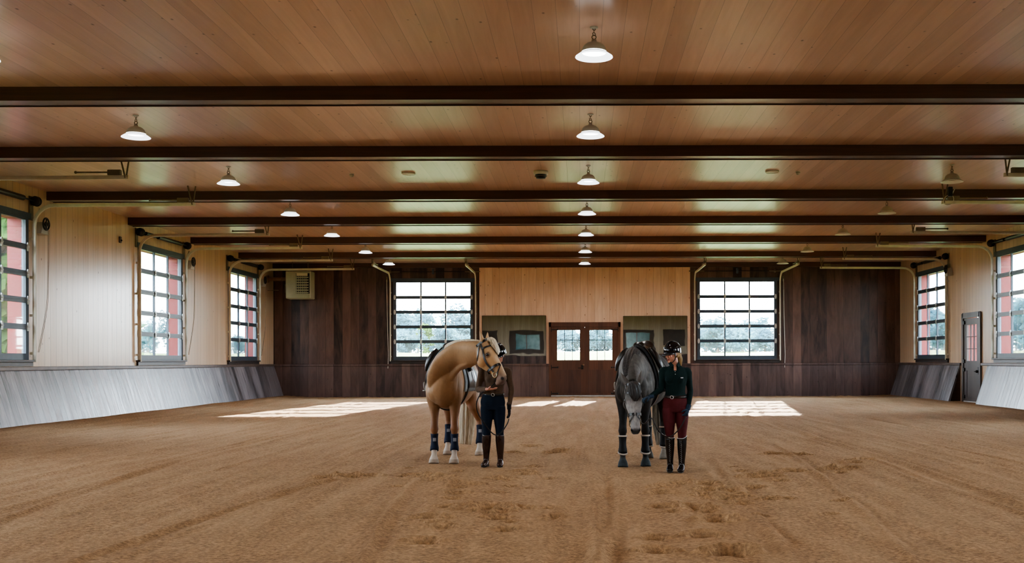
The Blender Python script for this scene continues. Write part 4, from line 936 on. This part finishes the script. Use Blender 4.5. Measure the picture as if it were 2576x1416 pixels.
# ================================================================== people (local: faces -y, z up)
M['skin']=attr_mat('skin',.5,.4,.1,(90,90,90),.06,.1)
def hand(mb,w,d,pn,thumb,L=.175,curl=.5,spread=.10):
    """w wrist, d direction of the fingers, pn palm normal (fingers curl towards it), thumb side vector"""
    w=Vector(w); d=Vector(d).normalized(); pn=Vector(pn); pn=(pn-d*pn.dot(d)).normalized(); th=Vector(thumb); th=(th-d*th.dot(d)-pn*th.dot(pn)).normalized()
    mb.loft([w-d*.02,w+d*.02,w+d*.05,w+d*.085],[(.026,.019),(.032,.019),(.038,.017),(.037,.014)],side=th,n=12,sub=3)
    for i,(o,l) in enumerate(((.028,.070),(.0095,.078),(-.0095,.073),(-.028,.058))):
        b=w+d*.080+th*o; dd=(d+th*(spread*(1.5-i)*.5)).normalized(); pts=[b-dd*.02,b]; ang=0
        for k,f in enumerate((.45,.32,.25)):
            ang+=curl*(.7+.25*k); pts.append(pts[-1]+(dd*math.cos(ang)+pn*math.sin(ang))*l*f)
        mb.loft(pts,[.0098,.0098,.0090,.0082,.0062],n=8,sub=2)
    b=w+d*.030+th*.026; dd=(d*.55+th*.75+pn*.25).normalized(); q1=b+dd*.035; q2=q1+(dd*.7+d*.4+pn*.3).normalized()*.028; q3=q2+(d*.7+pn*.6).normalized()*.022
    mb.loft([b-dd*.02,b,q1,q2,q3],[.012,.0125,.0115,.0098,.007],n=8,sub=2)
class PHead:
    def __init__(s,c,f,u=(0,0,1)):
        s.c=Vector(c); s.f=Vector(f).normalized(); u=Vector(u); s.u=(u-s.f*u.dot(s.f)).normalized(); s.s=s.f.cross(s.u).normalized()
    def at(s,f,sd,u): return s.c+s.f*f+s.s*sd+s.u*u
    def rot(s): return Matrix((s.s,s.f,s.u)).transposed()
    def add(s,m):
        r=s.rot()
        m.ball(s.at(-.012,0,.030),(.074,.092,.088),18,12,r); m.loft([s.at(.0,0,.05),s.at(.018,0,-.02),s.at(.030,0,-.075),s.at(.045,0,-.108)],[(.070,.080),(.064,.068),(.050,.050),(.026,.026)],side=s.s,n=16,sub=3)
        m.loft([s.at(.080,0,.018),s.at(.096,0,-.008),s.at(.108,0,-.030),s.at(.094,0,-.040)],[(.010,.010),(.012,.012),(.016,.014),(.012,.008)],side=s.s,n=10,sub=3)
        m.ball(s.at(.086,0,-.062),(.024,.012,.008),10,8,r); m.ball(s.at(.083,0,-.074),(.022,.012,.008),10,8,r); m.ball(s.at(.078,0,-.100),(.020,.016,.014),10,8,r)
        for q in (-1,1):
            m.ball(s.at(.068,q*.036,-.025),(.022,.018,.020),10,8,r); m.ball(s.at(.074,q*.032,.028),(.024,.014,.008),10,8,r); m.ball(s.at(-.008,q*.074,-.005),(.010,.020,.030),10,8,r)
    def color(s,c,out,skin=(196,146,118)):
        d=c-np.array(s.c); F_=d@np.array(s.f); S_=d@np.array(s.s); U_=d@np.array(s.u)
        def mx(m,col): out[:]=out*(1-m[:,None])+np.array(lin(*col))*m[:,None]
        mx((F_>.07)*sst(.026,.018,np.abs(S_))*sst(.014,.008,np.abs(U_+.068)),(166,92,84))
        mx((F_>.05)*sst(.030,.016,np.hypot(np.abs(S_)-.038,U_+.03))*.35,(204,120,100))
        mx((F_>.06)*sst(.022,.012,np.abs(np.abs(S_)-.032))*sst(.007,.003,np.abs(U_-.030)),(96,72,50))
        mx((F_>.04)*sst(.020,.010,np.hypot(np.abs(S_)-.031,(U_-.008)*1.3))*.45,(120,84,70))
def person(loc,J,head,hands,label,shirt,breech,boot,bootsole,skin,neck_skin_z,zs):
    """J: joints; zs: dict of torso ring radii"""
    o_loc=Vector(loc); body=MB(); sh=MB(); br=MB()
    nb,hp=Vector(J['neck']),Vector(J['hip'])
    T=J['torso']   # list of (center, rx, ry)
    body.loft([t[0] for t in T],[(t[1]*.86,t[2]*.86) for t in T],side=(1,0,0),n=20,sub=4)
    head.add(body); body.loft([nb-Vector((0,0,.05)),nb+Vector((0,0,.02)),head.at(-.02,0,-.06),head.at(-.02,0,.0)],[.060,.052,.050,.055],n=14,sub=3)
    up=[t for t in T if t[3]]; lo=[t for t in T if t[4]]
    sh.loft([t[0] for t in up],[(t[1],t[2]) for t in up],side=(1,0,0),n=24,sub=5)
    for sx in (-1,1): sh.ball(Vector(J['bust'])+Vector((sx*.068,0,0)),J.get('bustr',(.060,.050,.060)))
    sh.loft([nb+Vector((0,0.01,-.06)),nb+Vector((0,.01,.015))],[(.075,.07),(.060,.058)],n=16,sub=1)
    br.loft([t[0] for t in lo],[(t[1],t[2]) for t in lo],side=(1,0,0),n=24,sub=5)
    for sx,k in ((-1,'l'),(1,'r')):
        S_,E,W=[Vector(J[q+k]) for q in ('sh','el','wr')]
        ax=(E-S_).normalized(); inn=S_+Vector((-sx*.06,0,.0))
        for mb,sc in ((body,.80),(sh,1.0)):
            mb.loft([inn,S_+Vector((0,0,-.005)),S_*.7+E*.3,S_*.35+E*.65,E,E*.75+W*.25,E*.4+W*.6,W],[(.050*sc,.055*sc),.056*sc,.051*sc,.045*sc,.041*sc,.042*sc,.036*sc,.029*sc],n=14,sub=3)
        H_,K,A=[Vector(J[q+k]) for q in ('hp','kn','an')]
        for mb,sc in ((body,.84),(br,1.0)):
            mb.loft([H_+Vector((0,.0,.05)),H_,H_*.6+K*.4,H_*.25+K*.75,K,K*.8+A*.2,K*.55+A*.45],[(.088*sc,.10*sc),(.092*sc,.10*sc),(.082*sc,.086*sc),(.066*sc,.070*sc),(.057*sc,.060*sc),(.056*sc,.060*sc),(.050*sc,.054*sc)],side=(1,0,0),n=16,sub=3)
        body.loft([K,K*.7+A*.3,K*.3+A*.7,A],[.046,.046,.036,.034],n=12,sub=3)
        t=Vector(J['toe'+k]); dd=(t-A); dd.z=0; dd.normalize(); body.loft([A,A+dd*.03+Vector((0,0,-.035)),A+dd*.10+Vector((0,0,-.055)),A+dd*.15+Vector((0,0,-.064))],[.030,.030,.018,.010],n=12,sub=3)
    gl=[]
    for k,(kind,args) in hands.items():
        if kind=='bare': hand(body,*args)
    me=body.remesh('person',.006,2)
    def cf(c):
        out=np.tile(np.array(lin(*skin)),(len(c),1)).astype(np.float32); head.color(c,out,skin); return out
    vcol(me,cf); P_=link('person',me,M['skin'],None,o_loc); tag(P_,label,'person')
    link('shirt',sh.remesh('shirt',.008,9),shirt,P_); link('breeches',br.remesh('breeches',.008,4),breech,P_)
    for k,(kind,args) in hands.items():
        if kind!='bare':
            g=MB(); hand(g,*args); w=Vector(args[0]); d=Vector(args[1]).normalized(); g.loft([w-d*.05,w-d*.01,w+d*.02],[.034,.031,.030],n=12,sub=2); link('glove',g.remesh('glove',.0035,2),kind,P_)
    for k in 'lr':
        K,A,t=[Vector(J[q+k]) for q in ('kn','an','toe')]; b=MB(); dr=(t-A); dr.z=0; dr.normalize(); top=K+(A-K)*J.get('boottop',.10)
        b.loft([top,top*.75+A*.25,top*.45+A*.55,top*.15+A*.85,A+Vector((0,0,-.01)),A+dr*.01+Vector((0,0,-.04))],[(.063,.066),(.063,.068),(.055,.060),(.043,.048),(.042,.050),(.040,.055)],side=(1,0,0),n=18,sub=3)
        b.loft([A-dr*.055+Vector((0,0,-.045)),A+dr*.02+Vector((0,0,-.038)),A+dr*.09+Vector((0,0,-.052)),A+dr*.15+Vector((0,0,-.062)),A+dr*.19+Vector((0,0,-.066))],[(.034,.034),(.042,.046),(.047,.040),(.045,.030),(.026,.018)],side=dr.cross(Vector((0,0,1))),n=16,sub=3)
        bo=link('riding_boot',b.remesh('riding_boot',.006,2),boot,P_)
        m=MB(); sd=dr.cross(Vector((0,0,1))); zb=A.z-.092
        m.loft([A-dr*.09+Vector((0,0,-.085)),A-dr*.02+Vector((0,0,-.085)),A+dr*.06+Vector((0,0,-.085)),A+dr*.15+Vector((0,0,-.085)),A+dr*.20+Vector((0,0,-.082))],[(.028,.008),(.034,.008),(.036,.008),(.041,.008),(.020,.006)],side=sd,n=12,sub=2)
        c=A-dr*.05+Vector((0,0,-.083)); m.box(c,(.055,.055,.022),math.atan2(dr.y,dr.x)); m.build('sole',bootsole,bo,True)
        if J.get('laces'):
            m=MB()
            for i in range(24):
                u=.06+.84*i/23; c=top*(1-u)+A*u; rr=.066+(.050-.066)*u+(.006 if .2<u<.5 else 0); m.ball(c+dr*(rr+.001)+sd*.004*(-1)**i,.0038,6,5)
            m.build('lacing',M['hinge'],bo)
    for (z,c,rx,ry,hide) in [J['belt']]:
        m=MB(); m.loft([Vector(c)+Vector((0,0,-.018)),Vector(c)+Vector((0,0,.018))],[(rx,ry),(rx,ry)],side=(1,0,0),n=28,sub=1); be=m.build('belt',M['leather'],P_,True)
        m=MB(); m.ring(Vector(c)+Vector((J.get('buckx',0),-ry-.008,0)),.020,.004,(0,1,0),14,6,1.0,1.15); m.build('belt_buckle',M['hinge'],be,True)
    return P_
def helmet(P_,H,shell,visor,wide=1.0):
    r=H.rot(); m=MB(); vs=[];fs=[]; n=36; k_=12
    for i in range(k_+1):
        a=(math.pi/2)*i/k_; rr=math.cos(a)**.9 if i<k_ else .0; zz=math.sin(a)
        for k in range(n):
            th=2*math.pi*k/n; q=Vector((.104*wide*math.cos(th)*rr,.128*math.sin(th)*rr,.118*zz)); vs.append(H.at(-.012,0,.045)+r@q)
    # skirt down to the ears and nape
    base=[]
    for k in range(n):
        th=2*math.pi*k/n; drop=.030+.030*max(0,-math.sin(th)); q=Vector((.102*wide*math.cos(th),.126*math.sin(th),-drop if math.sin(th)<.7 else -.012)); base.append(H.at(-.012,0,.045)+r@q)
    vs+=base; q0=(k_+1)*n
    for i in range(k_):
        for k in range(n): l=(k+1)%n; fs.append((i*n+k,i*n+l,(i+1)*n+l,(i+1)*n+k))
    for k in range(n): l=(k+1)%n; fs.append((q0+k,q0+l,l,k))
    m.add(vs,fs); hl_=m.build('riding_helmet',shell,P_,True)
    m=MB(); m.loft([H.at(-.12,0,.13),H.at(-.07,0,.158),H.at(0,0,.170),H.at(.06,0,.150),H.at(.105,0,.095)],[(.010,.006),(.016,.007),(.018,.007),(.016,.007),(.010,.005)],side=H.s,n=10,sub=4); m.build('ridge',shell,hl_,True)
    m=MB(); vs=[];fs=[]
    for i in range(13):
        th=R(22)+R(136)*i/12
        for rr,dz in ((.98,.0),(1.0,.012)):
            for ex in (0,1):
                ext=.048*math.sin((th-R(22))/R(136)*math.pi)**.7*ex; q=Vector((.104*wide*math.cos(th)*rr,(.126*math.sin(th))*rr+ext,.028+dz*.6-.030*ex*1.0-.0)); vs.append(H.at(-.012,0,.0)+r@q)
    for i in range(12):
        a=i*4; b=a+4; fs+=[(a,a+1,b+1,b),(a+2,b+2,b+3,a+3),(a+1,a+3,b+3,b+1),(a,b,b+2,a+2)]
    fs+=[(0,2,3,1),(48,49,51,50)]; m.add(vs,fs); m.build('visor',visor,hl_,True)
    m=MB()
    for sx in (-1,1): strip([H.at(.012,sx*.080,.02),H.at(.010,sx*.078,-.03),H.at(.02,sx*.062,-.08),H.at(.035,sx*.02,-.116),H.at(.04,0,-.120)],[H.s*sx,H.s*sx,H.s*sx-H.u*.3,-H.u,-H.u],.016,.005,m)
    m.build('chin_strap',M['leather'],hl_)
    return hl_
M['helm']=plain('glossy_black_helmet',lin(10,11,16),.09,.6,var=.1); M['helm_v']=plain('glossy_helmet_visor',lin(16,18,26),.10,.7)
def fabric(n,c,r=.85,b=.35,sc=180): return plain(n,c,r,.2,var=.16,sc=7,bump=b,bsc=sc)
def knit(name,c1,c2):
    t=NT(name); v,a=pos(t,True); wv=t.ma('SINE',t.ma('MULTIPLY',a['x'],260.0)); g=t.noise(v,14.0,3.0); g2=t.noise(v,150.0,2.0)
    return t.bsdf(t.mix(t.ma('ADD',t.ma('MULTIPLY',g,.6),t.ma('MULTIPLY',g2,.5)),c1,c2),.92,.12,bump=t.ma('ADD',t.ma('MULTIPLY',wv,.3),g2),bs=.5,bd=.006,Sheen_Weight=.2)
M['brown']=knit('brown_knit_sweater',lin(50,38,30),lin(112,90,72)); M['navyb']=fabric('navy_breeches',lin(20,30,44)); M['bootb']=plain('dark_brown_boot_leather',lin(44,26,22),.25,.55,var=.2)
M['green']=fabric('dark_green_shirt',lin(16,36,36)); M['burg']=fabric('burgundy_breeches',lin(84,34,38)); M['bootk']=plain('black_boot_leather',lin(16,15,17),.2,.55,var=.2)
M['glk']=fabric('black_riding_glove',lin(20,20,22),.6); M['gln']=fabric('dark_blue_riding_glove',lin(34,52,70),.6); M['sole']=plain('dark_sole',lin(26,20,18),.7); M['sock']=plain('pale_grey_cuff',lin(170,164,156),.8)
def torso(cx,cy,lean,hipw=.178,z0=0.0):
    L=[(.80,.150,.105,0,1),(.865,.172,.118,0,1),(.92,.176,.120,0,1),(.98,.160,.110,1,1),(1.03,.142,.100,1,1),(1.075,.134,.096,1,0),(1.14,.140,.102,1,0),(1.22,.155,.110,1,0),(1.30,.166,.110,1,0),(1.36,.158,.092,1,0),(1.40,.115,.075,1,0),(1.43,.070,.062,1,0)]
    return [(Vector((cx+lean[0]*(z-.9),cy+lean[1]*(z-.9),z+z0)),a,b,u,d) for z,a,b,u,d in L]
# ---- woman beside the palomino
LO=Vector((-1.25,14.80,0))
J=dict(neck=(.045,-.0,1.425),hip=(0,0,.88),torso=torso(.0,.0,(.085,.0)),bust=(.030,-.060,1.235),
  shl=(-.145,0,1.365),ell=(-.205,-.05,1.09),wrl=(-.06,-.30,1.10),shr=(.215,.0,1.355),elr=(.265,.03,1.08),wrr=(.235,-.03,.835),
  hpl=(-.085,0,.80),knl=(-.085,-.02,.47),anl=(-.098,.02,.085),hpr=(.090,0,.80),knr=(.100,-.02,.47),anr=(.105,.02,.085),toel=(-.125,-.17,.02),toer=(.110,-.17,.02),
  belt=(1.0,(.010,0,1.015),.150,.106,0),boottop=.06,buckx=.0)
HL=PHead((.085,-.03,1.575),(-.45,-.80,-.42))
hands={'l':('bare',((-.05,-.31,1.10),(.93,-.36,.02),(0,.1,1),(.1,-.9,.1),.17,.22,.12)),'r':(M['glk'],((.236,-.035,.825),(.02,-.10,-1),(-.8,-.4,0),(-.35,-.9,0),.175,.35,.10))}
pl=person(LO,J,HL,hands,'woman in brown sweater and navy breeches standing behind the head of the palomino',M['brown'],M['navyb'],M['bootb'],M['sole'],(198,140,118),1.4,None)
helmet(pl,HL,M['helm'],M['helm_v'])
m=MB(); m.loft([(.233,-.028,.845),(.235,-.03,.865)],[.031,.033],n=14,sub=1); m.build('cuff',M['sock'],pl,True)
for (c,rx,ry) in (((.010,0,1.045),.149,.106),):
    m=MB(); m.loft([Vector(c)-Vector((0,0,.022)),Vector(c)+Vector((0,0,.006)),Vector(c)+Vector((.003,0,.03))],[(rx,ry),(rx+.006,ry+.006),(rx-.004,ry-.004)],n=28,sub=2); m.build('sweater_hem',M['brown'],pl,True)
m=MB(); m.loft([(.235,-.012,.90),(.234,-.022,.865)],[.036,.035],n=14,sub=1); m.build('sweater_cuff',M['brown'],pl,True)
m=MB(); m.loft([(.045,.0,1.40),(.052,-.01,1.47)],[(.066,.064),(.056,.058)],n=18,sub=1); m.build('dark_collar',M['leather'],pl,True)
# ---- woman beside the grey
RO=Vector((1.285,14.05,0))
J=dict(neck=(-.01,.0,1.425),hip=(0,0,.88),torso=torso(.0,.0,(-.01,.0)),bust=(-.015,-.070,1.235),
  shl=(-.165,0.0,1.36),ell=(-.195,-.02,1.105),wrl=(-.350,-.10,1.01),shr=(.165,.01,1.35),elr=(.205,.04,1.08),wrr=(.165,-.07,.855),
  hpl=(-.088,0,.80),knl=(-.080,-.02,.47),anl=(-.070,.03,.088),hpr=(.088,0,.80),knr=(.085,-.03,.47),anr=(.080,-.03,.088),toel=(-.095,-.16,.02),toer=(.040,-.22,.02),
  belt=(1.0,(.0,0,1.0),.156,.110,0),boottop=.06,buckx=-.06,laces=True)
HR=PHead((-.045,-.02,1.585),(-.80,-.58,-.16))
hands={'l':(M['gln'],((-.352,-.102,1.008),(-.86,-.35,-.28),(.1,.1,-1),(-.1,-.9,.2),.175,.75,.08)),'r':(M['gln'],((.163,-.073,.850),(-.30,-.25,-.92),(-.7,.6,0),(-.5,-.8,0),.175,.8,.06))}
pr=person(RO,J,HR,hands,'woman in dark green shirt and burgundy breeches leading the grey horse',M['green'],M['burg'],M['bootk'],M['sole'],(200,146,120),1.4,None)
helmet(pr,HR,M['helm'],M['helm_v'],1.04)
M['blonde']=hair_mat('blonde_hair',lin(120,92,58),lin(206,176,124))
m=MB(); m.loft([HR.at(-.085,.0,.0),HR.at(-.11,.0,-.04),HR.at(-.118,.0,-.10),HR.at(-.105,.0,-.17),HR.at(-.09,.0,-.215)],[(.03,.03),(.036,.032),(.036,.03),(.028,.024),(.008,.008)],side=HR.s,n=36,sub=5,flute=fl); m.build('ponytail',M['blonde'],pr,True)
m=MB(); m.loft([HR.at(-.03,.0,.02),HR.at(-.05,0,-.05)],[(.082,.07),(.066,.05)],side=HR.s,n=30,sub=4,flute=fl); m.build('hair',M['blonde'],pr,True)
for P_,H in ((pl,HL),(pr,HR)):
    for sx in (-1,1): m=MB(); m.ball(H.at(.069,sx*.031,.010),(.011,.011,.008)); m.build('eye',M['eye'],P_,True)
m=MB()
for i,z in enumerate((1.385,1.345,1.31)): m.ball((-.012,-.098-.006*i-(.02 if z<1.33 else 0),z),.006,8,6)
m.build('shirt_button',M['hinge'],pr,True)
# collar, placket opening and pale boot piping of the right woman
m=MB()
for sx in (-1,1): strip([(-.012+sx*.062,.03,1.462),(-.012+sx*.060,-.035,1.452),(-.012+sx*.030,-.085,1.415)],[(sx,0,.4),(sx,-.6,.4),(sx*.3,-1,.3)],.04,.008,m)
m.build('shirt_collar',M['green'],pr)
m=MB(); strip([(-.012,-.060,1.44),(-.012,-.092,1.40),(-.013,-.112,1.36)],[(0,-.7,.7),(0,-1,.4),(0,-1,.2)],.034,.006,m); m.build('open_neckline',M['tagw'],pr).data.materials[0]=plain('neck_skin',lin(188,136,112),.5)
m=MB(); strip([(.058,-.142,1.262),(.092,-.128,1.262)],[(.2,-1,0),(.4,-1,0)],.010,.004,m); m.build('chest_emblem',M['hinge'],pr)
for bo in [c for c in kids(pr) if c.name.startswith('riding_boot')]:
    me=bo.data; cs=[v.co for v in me.vertices]; zt=max(c.z for c in cs); tp=[c for c in cs if c.z>zt-.02]; cx=sum(c.x for c in tp)/len(tp); cy=sum(c.y for c in tp)/len(tp)
    sx=1 if cx>0 else -1; pts=[(cx+.066*math.cos(2*math.pi*k/28),cy+.069*math.sin(2*math.pi*k/28),zt-.004+.034*max(0,sx*math.cos(2*math.pi*k/28))**1.5) for k in range(28)]
    m=MB(); m.loft(pts,[.005]*28,n=6,sub=1,closed=True,side=(.1,.2,1)); m.build('boot_piping',M['hinge'],bo,True)
    m=MB(); vs=[];fs=[]
    for k in range(28): p=pts[k]; vs+= [(p[0],p[1],p[2]),(p[0],p[1],zt-.03)]
    for k in range(28): l=(k+1)%28; fs.append((2*k,2*l,2*l+1,2*k+1))
    m.add(vs,fs); m.build('boot_cuff',M['bootk'],bo,True)
# ---- reins
def rope(name,pts,r,label,mat=M['leather']):
    p,_=cr(pts,[1]*len(pts),6); o=empty(name,p[0]); q=[Vector(a)-Vector(p[0]) for a in p]
    m=MB(); m.tube(q,r,n=8); m.build('strap',mat,o,True); m=MB(); m.box(q[len(q)//2],(.021,.021,.024)); m.build('keeper',mat,o); tag(o,label,'reins'); return o
bl=PO+HP.pt(.77,R(-104),.018); brr=PO+HP.pt(.77,R(104),.018)
side=bl if bl.y<brr.y else brr; far=brr if side is bl else bl
rope('reins',[far+Vector((0,.01,0)),far+Vector((-.06,.10,-.10)),LO+Vector((-.17,-.24,1.00)),LO+Vector((-.20,-.17,.78)),LO+Vector((-.02,-.16,.50)),LO+Vector((.10,-.15,.46)),LO+Vector((.22,-.10,.62)),LO+Vector((.235,-.06,.76))],.0085,'black reins hanging from the bit of the palomino to the gloved hand')
gl_=GO+HG.pt(.77,R(-104),.018); gr_=GO+HG.pt(.77,R(104),.018); side=gl_ if gl_.x>gr_.x else gr_
rope('reins',[side,side+Vector((.06,.04,-.02)),RO+Vector((-.33,-.10,.72)),RO+Vector((-.24,-.13,.55)),RO+Vector((-.10,-.14,.47)),RO+Vector((.04,-.14,.58)),RO+Vector((.13,-.12,.74))],.0085,'black reins hanging from the bit of the grey horse to the lowered hand')
